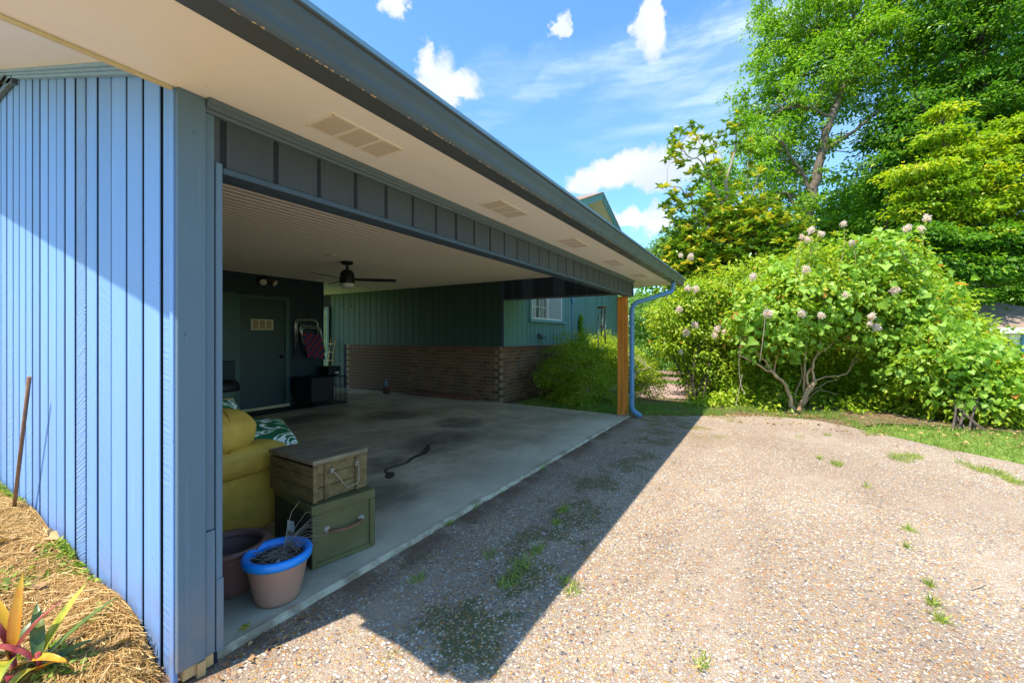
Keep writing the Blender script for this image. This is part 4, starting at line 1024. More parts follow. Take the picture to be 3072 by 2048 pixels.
for k in range(41):
    a = 2 * math.pi * k / 40; sp = lambda t, e=2 / 2.5: math.copysign(abs(t) ** e, t)
    ring.append((1.40 + .0 * a, 3.06 + .205 * sp(math.cos(a)), .725 + .162 * sp(math.sin(a))))
T.part('piping', MB().tube(ring, .004, 5, cap=False), M['leather'], bk)
T.part('seat', puff(1.230, 1.830, 3.120, 3.770, 0.200, 0.470, 4, wr=.01, seed=5), M['leather'])
T.part('arm_panel', puff(1.010, 1.770, 3.790, 3.970, 0.050, 0.540, 9, wr=.004, seed=6), M['leather'])
T.part('arm', puff(1.030, 1.810, 3.750, 4.010, 0.430, 0.640, 3.2, wr=.012, seed=7), M['leather'])
T.part('seam', MB().tube([(1.27, 2.927, .07), (1.27, 2.925, .3), (1.265, 2.922, .46)], .003, 5), M['leather_strap'])
def pillow(c, w, h, t, rot):
    n = 12; vs = []; fs = []
    for sgn in (-1, 1):
        for i in range(n + 1):
            for j in range(n + 1):
                u = i / n * 2 - 1; v_ = j / n * 2 - 1; k = (1 - u ** 4) * (1 - v_ ** 4); pin = 1 - .10 * (1 - abs(u)) * abs(v_) ** 2
                vs.append(Vector((u * w / 2 * (1 - .08 * (1 - v_ * v_)), sgn * t / 2 * max(k, 0) ** .5, v_ * h / 2 * (1 - .08 * (1 - u * u)))))
        o = 0 if sgn == -1 else (n + 1) ** 2
        fs += [(o + i * (n + 1) + j, o + i * (n + 1) + j + 1, o + (i + 1) * (n + 1) + j + 1, o + (i + 1) * (n + 1) + j) for i in range(n) for j in range(n)]
    return MB().add([rot @ v + Vector(c) for v in vs], fs, True)
from mathutils import Euler
for (c, e, lab) in (((1.78, 3.22, .625), (R(-70), R(8), R(-8)), 'green leaf-print cushion with white flecks lying nearest the crate on the armchair'), ((1.56, 3.38, .73), (R(-35), R(8), R(20)), 'green leaf-print cushion tucked behind the yellow back pillow')):
    T = Thing('cushion', c, lab, 'cushion', 'leaf-print cushions on the armchair')
    m_ = Euler(e).to_matrix(); q = T.part('cover', pillow(c, .46, .42, .14, m_), M['leafprint'])
    rg = [m_ @ Vector((u * .23 * (1 - .08 * (1 - v_ * v_)), 0, v_ * .21 * (1 - .08 * (1 - u * u)))) + Vector(c) for u, v_ in [(-1 + i / 5, -1) for i in range(10)] + [(1, -1 + i / 5) for i in range(10)] + [(1 - i / 5, 1) for i in range(10)] + [(-1, 1 - i / 5) for i in range(11)]]
    T.part('piping', MB().tube(rg, .006, 5, cap=False), M['leather'], q)

# rubbish can
c = (3.22, 6.95)
T = Thing('rubbish_can', (*c, 0), 'grey green round rubbish can with black lid beside the storage door', 'rubbish can')
T.part('body', MB().lathe([(.0001, .01), (.19, .01), (.2, .03), (.235, .56), (.24, .58)], 32, (*c, 0)), M['can'])
for z in (.10, .15): T.part('band', MB().lathe([(.207, z), (.211, z + .002), (.211, z + .008), (.207, z + .01)], 32, (*c, 0)), M['alum'])
T.part('lid', MB().lathe([(.238, .55), (.262, .55), (.262, .60), (.25, .66), (.20, .70), (.0001, .71)], 32, (*c, 0)), M['rubber'])
# ceiling fan
fc = Vector((4.33, 5.50, 2.498))
T = Thing('ceiling_fan', fc, 'dark three-bladed ceiling fan with white dome lamp under the carport ceiling', 'ceiling fan')
T.part('canopy', MB().lathe([(.0001, 0), (.088, -.001), (.092, -.02), (.07, -.045), (.03, -.055), (.0001, -.056)], 28, fc), M['black'])
T.part('rod', MB().tube([fc + Vector((0, 0, -.05)), fc + Vector((0, 0, -.13))], .012, 8).lathe([(.0001, -.068), (.022, -.075), (.022, -.10), (.0001, -.105)], 16, fc), M['black'])
T.part('motor', MB().lathe([(.0001, -.115), (.03, -.118), (.075, -.14), (.102, -.18), (.110, -.25), (.111, -.30), (.105, -.33), (.0001, -.332)], 32, fc), M['black'])
T.part('lamp_dome', MB().lathe([(.100, -.333), (.104, -.34), (.102, -.365), (.082, -.39), (.042, -.402), (.0001, -.397)], 32, fc), M['lamp_glass'])
for a in (-47, 73, 193):
    m_ = Matrix.Rotation(R(a), 4, 'Z') @ Matrix.Rotation(R(-13), 4, 'X')
    b = MB().add([m_ @ Vector(p) + fc + Vector((0, 0, -.275)) for z in (0, .007) for p in ((.08, -.035, z), (.16, -.055, z), (.45, -.062, z), (.70, -.058, z), (.725, -.04, z), (.725, .035, z), (.70, .05, z), (.45, .058, z), (.16, .05, z), (.08, .03, z))],
                 [tuple(range(9, -1, -1)), tuple(range(10, 20))] + [(i, (i + 1) % 10, (i + 1) % 10 + 10, i + 10) for i in range(10)])
    T.part('blade', b, M['black'])
for dx, dy, L in ((-.055, .03, .36), (.06, -.02, .36)):
    p = fc + Vector((dx, dy, -.30)); T.part('pull_chain', MB().tube([p, p + Vector((0, 0, -L))], .0015, 4).lathe([(.0001, 0), (.007, -.01), (.007, -.03), (.0001, -.035)], 8, p + Vector((0, 0, -L))), M['black'])
# twin flood lights
T = Thing('flood_light', (4.49, SY - .02, 2.40), 'pair of bronze floodlight heads above the storage door', 'flood light')
T.part('mount', MB().box(4.43, 4.55, SY - .04, SY - .015, 2.37, 2.47, bev=.008), M['black'])
for x, yaw in ((4.40, -25), (4.60, 25)):
    m_ = Matrix.Rotation(R(yaw), 3, 'Z') @ Matrix.Rotation(R(115), 3, 'X')
    hdp = T.part('lamp_head', MB().lathe([(.0001, -.07), (.03, -.065), (.035, -.03), (.058, .02), (.062, .035), (.056, .035)], 24, (x, SY - .12, 2.36), m_).tube([(4.49, SY - .04, 2.42), (x, SY - .10, 2.39)], .012, 8), M['leather_strap'])
    T.part('lens', MB().lathe([(.056, .030), (.04, .040), (.0001, .044)], 24, (x, SY - .12, 2.36), m_), M['flood_glass'], hdp)
# folded lawn chair hung on the wall
T = Thing('lawn_chair', (5.35, SY - .08, 1.3), 'folded aluminium lawn chair with red and navy woven webbing, hung on the dark storage wall', 'lawn chair')
def loop(x0, x1, z0, z1, y, lean=0.0, rad=.011, drop=0.0):
    r = .09; pts = [(x0 + lean * 0, y, z0)]
    pts += [(x0, y, z1 - r)] + [(x0 + r * (1 - math.cos(t)), y, z1 - r + r * math.sin(t)) for t in (.5, 1.0, 1.57)] + [(x1 - r * (1 - math.cos(t)), y, z1 - r + r * math.sin(t)) for t in (1.57, 1.0, .5, 0)] + [(x1, y, z0)]
    return [(px + lean * (z1 - pz), py, pz - drop * (px - x0)) for px, py, pz in pts]
T.part('frame', MB().tube(loop(5.05, 5.55, .95, 1.70, SY - .06, .02), .011, 8).tube(loop(5.07, 5.53, .95, 1.68, SY - .085, .03), .009, 8), M['alum'])
T.part('frame', MB().tube(loop(5.10, 5.56, 1.05, 1.58, SY - .13, .20, drop=.06), .011, 8).tube(loop(5.12, 5.54, 1.05, 1.54, SY - .15, .20, drop=.06), .009, 8), M['alum'])
def webs(n, horiz):
    out = []; S = 6 if horiz else 7
    for i in range(n):
        m = MB()
        for s in range(S):
            def P(u, v_): 
                z = 1.44 - .50 * v_; x = 5.14 + .40 * u + .20 * (1.54 - z); return (x, z - .06 * u)
            if horiz: u0, u1, v0, v1 = s / S, (s + 1) / S, (i + .06) / n, (i + .94) / n
            else: u0, u1, v0, v1 = (i + .06) / n, (i + .94) / n, s / S, (s + 1) / S
            yo = SY - .155 - (.004 if (i + s) % 2 == (0 if horiz else 1) else 0)
            q = [P(u0, v0), P(u1, v0), P(u1, v1), P(u0, v1)]; m.add([(a, yo, b) for a, b in q], [(0, 1, 2, 3)])
        out.append(m)
    return out
for m_ in webs(7, True): T.part('webbing_strap', m_, M['web_red'])
for m_ in webs(6, False): T.part('webbing_strap', m_, M['web_blue'])
T.part('arm_rest', MB().box(5.58, 5.62, SY - .13, SY - .09, .96, 1.2, bev=.008), M['rubber'])
T.part('hook', MB().tube([(5.3, SY - .02, 1.73), (5.3, SY - .10, 1.70), (5.3, SY - .11, 1.74)], .006, 6), M['black'])
# black wire dog crate
x0, x1, y0, y1, z1 = 4.99, 5.80, 7.36, 7.92, .56
T = Thing('dog_crate', ((x0 + x1) / 2, (y0 + y1) / 2, 0), 'black wire dog crate standing on the slab against the storage wall', 'dog crate')
T.part('tray', MB().box(x0, x1, y0, y1, .004, .03, bev=.004), M['rubber'])
wb = MB()
def bar(a, b, r=.003): wb.tube([a, b], r, 4, cap=False)
for x in np.linspace(x0, x1, 30): bar((x, y0, .02), (x, y0, z1)); bar((x, y1, .02), (x, y1, z1)); bar((x, y0, z1), (x, y1, z1))
for y in np.linspace(y0, y1, 20): bar((x0, y, .02), (x0, y, z1)); bar((x1, y, .02), (x1, y, z1))
for z in (.03, .2, .38, .55):
    bar((x0, y0, z), (x1, y0, z), .004); bar((x0, y1, z), (x1, y1, z), .004); bar((x0, y0, z), (x0, y1, z), .004); bar((x1, y0, z), (x1, y1, z), .004)
T.part('wire_cage', wb, M['black_wire'])
T.part('cover_cloth', MB().box(x0 - .01, x0 + .50, y0 - .012, y1 + .01, .10, z1 + .012, bev=.02), M['rubber'])
T = Thing('equipment_case', (5.72, 7.8, .57), 'black case with small pale label on top of the dog crate', 'case')
T.part('body', MB().box(5.55, 5.85, 7.62, 7.9, .575, .745, bev=.012), M['rubber'])
T.part('label', MB().box(5.71, 5.79, 7.614, 7.6195, .60, .63), M['white'])
T = Thing('bucket', (6.30, 8.45, 0), 'black bucket standing on the floor by the passage', 'bucket')
T.part('body', MB().lathe([(.0001, .01), (.14, .01), (.17, .36), (.18, .37), (.165, .36), (.13, .03), (.0001, .03)], 24, (6.35, 8.9, 0)), M['rubber'])
# doormats
o = obj('doormat', MB().box(4.0, 4.95, 7.45, 7.92, .003, .015, bev=.004).mesh('doormat'), M['rubber']); tag(o, 'black doormat lying before the storage door', 'doormat')
# wooden ladder rack in the passage
T = Thing('towel_ladder', (7.3, 9.95, 0), 'small pale wooden ladder leaning by the green panelled door', 'ladder')
for y in (9.86, 10.04): T.part('rail', MB().tube([(7.22, y, .02), (7.39, y, 1.3)], .014, 6), M['bare_wood'])
for z in (.5, .72, .94, 1.16): T.part('rung', MB().tube([(7.22 + .17 * z / 1.3, 9.80, z), (7.22 + .17 * z / 1.3, 10.10, z)], .011, 6), M['bare_wood'])
# timber along the wall foot and small pot
o = obj('timber', MB().box(7.31, 7.43, 5.35, 7.15, .003, .09, bev=.006).mesh('timber'), M['brick_red']); tag(o, 'dark red landscape timber lying along the foot of the brick wall', 'timber')
T = Thing('flower_pot', (7.18, 7.72, 0), 'small terracotta pot with a blue bottle in it, by the dark brick wall', 'flower pot')
T.part('body', MB().lathe([(.0001, .004), (.07, .004), (.10, .15), (.115, .152), (.115, .185), (.10, .185), (.095, .15), (.0001, .13)], 24, (7.18, 7.72, 0)), M['terracotta_dark'])
T.part('bottle', MB().lathe([(.0001, .13), (.03, .13), (.034, .25), (.025, .30), (.012, .33), (.012, .36), (.0001, .362)], 16, (7.18, 7.72, 0)), M['downspout'])
# wind chime hanging from the side eave
wc_ = ray_at(1806, 925, 8.3); hx, hy = wc_.x, wc_.y
T = Thing('wind_chime', (hx, hy, 2.33), 'wind chime with brown wooden disc and long silver tubes hanging past the cedar post', 'wind chime')
T.part('cord', MB().tube([(hx, hy, 2.33), (hx, hy, 1.935)], .0025, 4), M['black'])
T.part('top_disc', MB().lathe([(.0001, 1.935), (.085, 1.935), (.09, 1.925), (.09, 1.905), (.085, 1.9), (.0001, 1.9)], 24, (hx, hy, 0)), M['stick'])
for k, (a, z0_, L) in enumerate(((200, 1.87, .42), (262, 1.87, .66), (330, 1.87, .58), (30, 1.87, .50), (120, 1.80, .72))):
    x = hx + .072 * math.cos(R(a)); y = hy + .072 * math.sin(R(a))
    tb = T.part('tube', MB().tube([(x, y, z0_ - L), (x, y, z0_)], .011, 10), M['alum']); T.part('string', MB().tube([(x, y, z0_), (x, y, 1.9)], .0015, 4), M['black'], tb)
T.part('clapper', MB().tube([(hx, hy, 1.9), (hx, hy, 1.17)], .0018, 4).lathe([(.0001, 1.565), (.035, 1.56), (.035, 1.54), (.0001, 1.535)], 16, (hx, hy, 0)), M['stick'])
T.part('wind_sail', MB().box(hx - .018, hx + .018, hy - .003, hy + .003, 1.08, 1.18, bev=.001), M['steel'])
# leaning stake by the gable wall
b_ = on_z(33, 1560, .19); t_ = on_x(88, 1130, .70)
o = obj('stake', MB().tube([(b_.x, b_.y, .1), tuple(t_)], .010, 6).mesh('stake'), M['stick']); tag(o, 'thin brown wooden stake leaning on the blue gable wall', 'stake')

# ------------------------------------------------------------------ deck and gazebo
DZ = -.24
T = Thing('deck', (11.5, 2.6, DZ), 'low red brown timber deck beyond the small shrub', 'deck')
pl = unit_box('plank', 5.4, .138, .03, .004)
for k in range(26): T.inst('plank', pl, M['deck'], (12.5 + random.uniform(-.01, .01), .75 + k * .145, DZ - .015))
T.part('joist', MB().box(9.85, 15.1, .7, .74, DZ - .3, DZ - .032).box(9.82, 9.86, .7, 4.4, DZ - .3, DZ - .032), M['stick'])
T = Thing('bench_rail', (14.8, 2.2, DZ), 'low red brown two-board rail along the far edge of the deck', 'fence')
for y in (.9, 2.15, 3.4, 4.65): T.part('post', MB().box(14.86, 14.95, y - .045, y + .045, DZ - .02, .20, bev=.004), M['deck'])
for z in (-.04, .16): T.part('rail', MB().box(14.82, 14.857, .7, 5.0, z - .05, z + .05, bev=.004), M['deck'])
gA = ray_at(2876, 986, 12.6); gu = (ray_at(3250, 986, 11.9) - ray_at(2876, 986, 12.6)); gu.z = 0; gu = gu.normalized(); gv = Vector((-gu.y, gu.x, 0)); gv = gv if gv.dot(Vector((cs, sn, 0))) > 0 else -gv
ez = gA.z; W_ = 4.2; gz = -1.35
T = Thing('gazebo', (gA.x, gA.y, gz), 'open garden shelter with brown hipped roof, cream brackets and blue posts', 'gazebo')
def gp(u, v_, z): p = Vector((gA.x, gA.y, 0)) + gu * u + gv * v_; return (p.x, p.y, z)
apx = gp(W_ / 2, W_ / 2, ez + .95)
cor = [gp(0, 0, ez), gp(W_, 0, ez), gp(W_, W_, ez), gp(0, W_, ez)]
T.part('roof', MB().add([(*c_[:2], c_[2] + .03) for c_ in cor] + [(*apx[:2], apx[2])], [(0, 1, 4), (1, 2, 4), (2, 3, 4), (3, 0, 4)]).add(cor, [(0, 1, 2, 3)]), M['shingle'])
for a in range(4):
    p, q = Vector(cor[a]), Vector(cor[(a + 1) % 4]); T.part('fascia', MB().add([p, q, q + Vector((0, 0, .03)), p + Vector((0, 0, .03)), p - Vector((0, 0, .13)), q - Vector((0, 0, .13))], [(0, 1, 2, 3), (0, 4, 5, 1)]), M['white'])
def gbox(u0, u1, v0, v1, z0, z1):
    vs = [gp(u, v_, z) for z in (z0, z1) for u, v_ in ((u0, v0), (u1, v0), (u1, v1), (u0, v1))]
    return MB().add(vs, [(0, 3, 2, 1), (4, 5, 6, 7), (0, 1, 5, 4), (1, 2, 6, 5), (2, 3, 7, 6), (3, 0, 4, 7)])
for u, v_ in ((.35, .35), (1.75, .35), (3.5, .35), (.35, 3.8), (3.8, 3.8)):
    ps = T.part('post', gbox(u - .08, u + .08, v_ - .08, v_ + .08, gz, ez - .02), M['downspout'])
    for du in (-1, 1): T.part('bracket', MB().add([gp(u + du * .08, v_ - .03, ez - .55), gp(u + du * .5, v_ - .03, ez - .13), gp(u + du * .08, v_ - .03, ez - .13), gp(u + du * .08, v_ + .03, ez - .55), gp(u + du * .5, v_ + .03, ez - .13), gp(u + du * .08, v_ + .03, ez - .13)], [(0, 1, 2), (3, 5, 4), (0, 3, 4, 1), (1, 4, 5, 2)]), M['white'], ps)
T.part('beam', gbox(.25, 3.9, .29, .41, ez - .26, ez - .11), M['soffit'])
T.part('rail_panel', gbox(.45, 3.9, .33, .37, gz + .1, gz + 1.0), M['trim_slate'])

# ------------------------------------------------------------------ trees
def Ls(d, *q): return [lump(x, y, r, d) for x, y, r in q]
# tall hickory-like tree, centre right
d = 21
lm = Ls(d, (1790, 265, 75), (1755, 345, 62), (1850, 190, 95), (1795, 110, 60), (1880, 70, 90), (1960, 20, 90), (1830, 370, 75), (1990, 130, 95), (2090, 80, 85), (1750, 420, 55), (1722, 290, 32), (1735, 200, 40), (1760, 140, 40), (1710, 320, 25), (1810, 50, 60), (1900, 330, 24), (1995, 205, 52), (2090, 180, 80), (1850, -40, 110), (1990, -90, 120),
        (2110, -50, 110), (1730, 240, 45), (1800, 460, 55), (2150, 140, 60), (1950, 270, 26)) + Ls(d + 2, (1900, 150, 100), (2010, 40, 100), (1800, 330, 80)) + Ls(d - 1.5, (1930, 120, 75), (1870, 170, 60), (1990, 90, 60), (1770, 300, 45), (1745, 400, 40), (1850, 480, 36))
limbs = [(pth([(1850, 940), (1853, 700), (1858, 520), (1868, 430), (1885, 350), (1908, 270), (1935, 200, 20), (1950, 120, 21.5), (1960, 30, 22), (1965, -60, 22)], d - 1.5), .27, .05),
         (pth([(1868, 430), (1890, 345), (1925, 325), (1965, 300), (2005, 265), (2050, 235), (2110, 190)], d - 1.5), .11, .03),
         (pth([(1860, 440), (1845, 400), (1815, 360), (1800, 330)], d - 1.5), .09, .03), (pth([(1880, 360), (1905, 345), (1955, 350), (1962, 343)], d - 1.5), .035, .012),
         (pth([(1905, 270), (1870, 250), (1830, 245), (1800, 250)], d - 1.5), .07, .025), (pth([(1935, 200), (1910, 150), (1880, 90)], d), .07, .025), (pth([(1935, 200), (1990, 160), (2050, 110)], d), .08, .025),
         (pth([(1858, 540), (1810, 445), (1770, 440), (1740, 425)], d - 1.5), .06, .02), (pth([(1950, 120), (2000, 50), (2060, 0)], d), .07, .02)]
tree('tall_tree', 'tall bright green hardwood tree with forked grey trunk standing clear against the sky', 'tree', lm, limbs, M['bark'], M['leaf_oak'], 1150, 64, .46, .17, 'trees behind the hedge', width=.42, flat=.5, twig=.03, frac=.35, droop=.3, shell=(.72, 1.04), hue_w=.4)
# mid green trees low between trunk and the right-hand mass
tree('leafy_tree', 'mid green tree low behind the trunk of the tall tree', 'tree', Ls(26, (1965, 470, 58), (1900, 530, 75), (2010, 500, 85), (2060, 420, 70), (2060, 580, 80), (1930, 600, 80)),
     [(pth([(1990, 950), (1985, 600), (1990, 420)], 26), .25, .06), (pth([(1985, 620), (1920, 520)], 26), .1, .03), (pth([(1985, 620), (2060, 500)], 26), .1, .03)], M['bark_dark'], M['leaf_oak'], 420, 50, .75, .24, 'trees behind the hedge', frac=.3, width=.45)
# dark trees filling the upper right
tree('shade_tree', 'very tall dark green tree filling the upper right corner', 'tree', Ls(18, (2230, 90, 95), (2310, 200, 110), (2215, 230, 80), (2340, 60, 110), (2180, 10, 70), (2330, -80, 130), (2170, 300, 55), (2290, 330, 80), (2420, 150, 120), (2410, 330, 110), (2230, -90, 110)),
     [(pth([(2300, 960), (2290, 600), (2270, 300), (2260, 100)], 18), .26, .06), (pth([(2280, 450), (2340, 300), (2380, 180)], 18), .12, .03), (pth([(2275, 400), (2215, 290), (2190, 220)], 18), .1, .03), (pth([(2280, 560), (2180, 400), (2150, 300), (2100, 215)], 18), .08, .02)],
     M['bark_dark'], M['leaf_dark'], 950, 62, .44, .16, 'trees behind the hedge', frac=.3, width=.5, shell=(.7, 1.04), hue_w=.45)
tree('slender_tree', 'thin dark trunked tree between the tall tree and the yellowing one', 'tree', Ls(19, (2060, 300, 60), (2110, 250, 70), (2020, 400, 50), (2110, 380, 70), (2070, 480, 60), (2150, 440, 60)),
     [(pth([(2058, 940), (2045, 640), (2035, 500), (2040, 400), (2070, 300)], 19), .13, .04), (pth([(2040, 440), (2100, 340)], 19), .06, .02)], M['bark_dark'], M['leaf_dark'], 330, 60, .6, .19, 'trees behind the hedge', frac=.4, width=.45)
tree('yellowing_tree', 'spreading tree with layered yellow green foliage at middle right', 'tree', Ls(13.5, (2110, 395, 48), (2180, 360, 50), (2250, 330, 48), (2330, 300, 55), (2175, 255, 26), (2140, 440, 58), (2230, 410, 62), (2310, 370, 65), (2390, 350, 70), (2110, 480, 40), (2190, 490, 62), (2280, 460, 66), (2370, 440, 70), (2150, 540, 45), (2240, 545, 60), (2330, 520, 66), (2410, 510, 70), (2160, 310, 36)),
     [(pth([(2260, 960), (2255, 650), (2240, 500), (2230, 380)], 15), .10, .03), (pth([(2250, 600), (2180, 470), (2120, 440)], 13.5), .06, .012), (pth([(2250, 600), (2320, 450), (2370, 380)], 13.5), .06, .012), (pth([(2245, 520), (2180, 380), (2160, 300)], 13.5), .05, .012)],
     M['bark_dark'], M['leaf_yellow'], 760, 50, .36, .13, 'trees behind the hedge', frac=.5, width=.5, flat=.22, up=1.1, zs=.42, hue_w=.5)
tree('beech_tree', 'dark green tree with flat layered branches above the gazebo roof', 'tree', Ls(13.2, (2110, 540, 55), (2190, 560, 62), (2270, 545, 62), (2350, 560, 66), (2420, 560, 66), (2140, 610, 60), (2220, 620, 66), (2310, 615, 66), (2390, 620, 66), (2180, 675, 60), (2110, 660, 40)) + Ls(17, (2260, 680, 60), (2340, 680, 62), (2420, 690, 62), (2230, 725, 50), (2320, 735, 55), (2400, 750, 55), (2290, 640, 50), (2370, 640, 50)),
     [(pth([(2210, 960), (2210, 700), (2215, 560)], 15.5), .12, .03), (pth([(2210, 720), (2290, 620), (2340, 590)], 15.5), .05, .012), (pth([(2210, 700), (2150, 620)], 15.5), .05, .012)],
     M['bark_dark'], M['leaf_dark'], 860, 50, .42, .14, 'trees behind the hedge', frac=.4, width=.5, flat=.22, up=1.1, zs=.42, hue_w=.5)
# magnolia: rosettes of big glossy leaves on pale limbs, thin at the top
d = 14
ml = Ls(d, (1600, 590, 60), (1670, 545, 75), (1750, 560, 75), (1650, 520, 34), (1720, 500, 44), (1790, 620, 65), (1640, 640, 70), (1570, 650, 45), (1720, 640, 70), (1555, 610, 28), (1830, 560, 40), (1580, 560, 35), (1540, 640, 30), (1810, 590, 60), (1570, 560, 20)) + Ls(15, (1640, 580, 80), (1730, 590, 90))
P, Dn = spray_points(ml, 760, (.75, 1.06))
sparse = [(1550, 312), (1592, 296), (1545, 350), (1538, 362), (1612, 318), (1632, 322), (1692, 272), (1697, 290), (1668, 332), (1706, 318), (1640, 372), (1530, 432), (1545, 452), (1532, 470), (1600, 392), (1572, 402), (1722, 352), (1690, 412), (1745, 402), (1580, 445), (1606, 430), (1626, 410), (1555, 375),
          (1600, 345), (1567, 330), (1685, 305), (1700, 345), (1655, 400), (1570, 480), (1540, 500), (1620, 455), (1560, 520), (1740, 372), (1585, 310), (1622, 345), (1678, 285), (1550, 470), (1595, 465)]
SP = np.array([ray_at((x + RNG.uniform(-4, 4)) * D2, (y + RNG.uniform(-4, 4)) * D2, d + RNG.uniform(-.5, .5)) for x, y in sparse])
base = ray_at(1690 * D2, 950 * D2, d); base.z = -.9
T = Thing('magnolia', base, 'magnolia with glossy leaves turning yellow and bare pale limbs reaching above it', 'tree', 'trees behind the hedge')
sk = [(pth([(1690, 985), (1690, 760), (1680, 620), (1672, 500), (1668, 420), (1690, 340), (1700, 270)], d), .12, .015), (pth([(1680, 640), (1640, 540), (1605, 470), (1560, 430), (1532, 430)], d), .05, .01), (pth([(1672, 500), (1640, 430), (1625, 380), (1592, 300)], d), .04, .008),
      (pth([(1650, 440), (1610, 370), (1570, 350), (1548, 315)], d), .03, .008), (pth([(1640, 560), (1600, 500), (1575, 440), (1600, 395)], d), .03, .008), (pth([(1668, 420), (1645, 380), (1640, 330), (1660, 290)], d), .022, .006), (pth([(1672, 520), (1720, 460), (1745, 400)], d), .04, .008),
      (pth([(1720, 460), (1715, 400), (1722, 350)], d), .02, .006), (pth([(1672, 500), (1668, 400), (1650, 350), (1632, 325)], d), .02, .006), (pth([(1600, 470), (1570, 500), (1550, 460)], d), .015, .005), (pth([(1680, 600), (1760, 540), (1820, 520)], d), .04, .01), (pth([(1690, 620), (1620, 580), (1570, 590)], d), .035, .01)]
parts = []; nodes = []
for path, a, b in sk:
    dn = densify(path, 4); dn = [p + (RNG.normal(size=3) * .03 if 0 < i < len(dn) - 1 else 0) for i, p in enumerate(dn)]; nodes += [(p,) for p in dn[2:]]; add_tube_arrays(parts, dn, np.linspace(a, b, len(dn)), 6)
parts += branches(nodes, P, .012, .005, frac=.3) + branches(nodes, SP, .010, .004, frac=1.0, maxl=1.6)
V, F, r = merge(parts); T.part('trunk', array_mesh('magnolia_trunk', V - np.array(base), F, smooth=True), M['twig'])
def rosettes(C_, per, size):
    n = len(C_) * per; idx = np.repeat(np.arange(len(C_)), per); ph = RNG.uniform(0, 6.28, n); el = RNG.uniform(-.35, 1.0, n)
    U = np.stack([np.cos(ph) * np.cos(el), np.sin(ph) * np.cos(el), np.sin(el)], 1); N = norm(np.array([0, 0, 1.]) + RNG.normal(size=(n, 3)) * .35)
    V, F, k = leaf_arrays(C_[idx] + U * .02, N, U, size * RNG.uniform(.7, 1.2, n), 'broad', .42, .10)
    h = np.clip(RNG.normal(.30, .14, n) + (RNG.uniform(0, 1, len(C_))[idx] > .68) * .38, 0, 1); return V, F, np.repeat(h, k)
C_ = np.repeat(P, 4, 0) + RNG.normal(size=(len(P) * 4, 3)) * .26
C2 = np.repeat(SP, 4, 0) + RNG.normal(size=(len(SP) * 4, 3)) * .13
V, F, r = merge([rosettes(C_, 9, .205), rosettes(C2, 9, .20)]); T.part('crown', array_mesh('magnolia_crown', V - np.array(base), F, r), M['leaf_mag'])
# small pale tree behind the magnolia, far trees, fine-leaved tree beyond the downspout
tree('young_tree', 'light green slender tree just behind the left side of the magnolia', 'tree', Ls(19, (1560, 560, 22), (1545, 520, 14), (1590, 600, 35), (1640, 450, 40), (1650, 400, 30), (1610, 490, 30), (1550, 600, 26)), [(pth([(1600, 950), (1600, 600), (1640, 420)], 19), .07, .02)], M['bark_dark'], M['leaf_oak'], 130, 55, .45, .15, 'trees behind the hedge', frac=.4)
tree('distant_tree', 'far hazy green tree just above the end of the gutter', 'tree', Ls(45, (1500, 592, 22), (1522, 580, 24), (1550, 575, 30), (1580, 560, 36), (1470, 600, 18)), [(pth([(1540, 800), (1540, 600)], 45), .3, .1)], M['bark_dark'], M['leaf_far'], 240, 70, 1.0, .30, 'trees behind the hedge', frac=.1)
tree('fine_leaved_tree', 'soft feathery pale green tree seen below the end of the eave', 'tree', Ls(19, (1480, 720, 50), (1470, 800, 55), (1520, 690, 45), (1540, 780, 60), (1465, 860, 45), (1530, 860, 55), (1450, 700, 40), (1600, 760, 60), (1440, 780, 50)),
     [(pth([(1500, 930), (1500, 800), (1495, 700)], 19.5), .15, .05)], M['bark_dark'], M['leaf_fine'], 420, 90, .5, .13, 'trees behind the hedge', frac=.2, width=.25, kind='diamond', droop=.6)
# wood behind everything
ws = []
for x in range(1440, 2700, 55):
    for y in (480, 570, 660, 750, 840, 920):
        if y < 560 and x < 1900: continue
        if y < 650 and x < 1620: continue
        ws.append(lump(x + random.uniform(-20, 20), y + random.uniform(-20, 20), 62, 31 + random.uniform(-3, 3)))
for x in range(2240, 2700, 80):
    for y in (-60, 60, 180, 300, 400): ws.append(lump(x, y, 80, 28 + random.uniform(-2, 2)))
P, Dn = spray_points(ws, 1500, (.55, 1.0)); V, F, r = foliage(P, Dn, 60, 1.1, .36, 'diamond', .6, .5, .7, .3, .3)
o = obj('woodland', array_mesh('woodland', V, F, r), M['leaf_dark']); tag(o, 'dense green woodland rising behind the garden trees', 'woodland', kind='stuff')
# a further wall of wood round the garden, out of view to the sides
for i, a in enumerate(np.linspace(-75, 250, 34)):
    pass

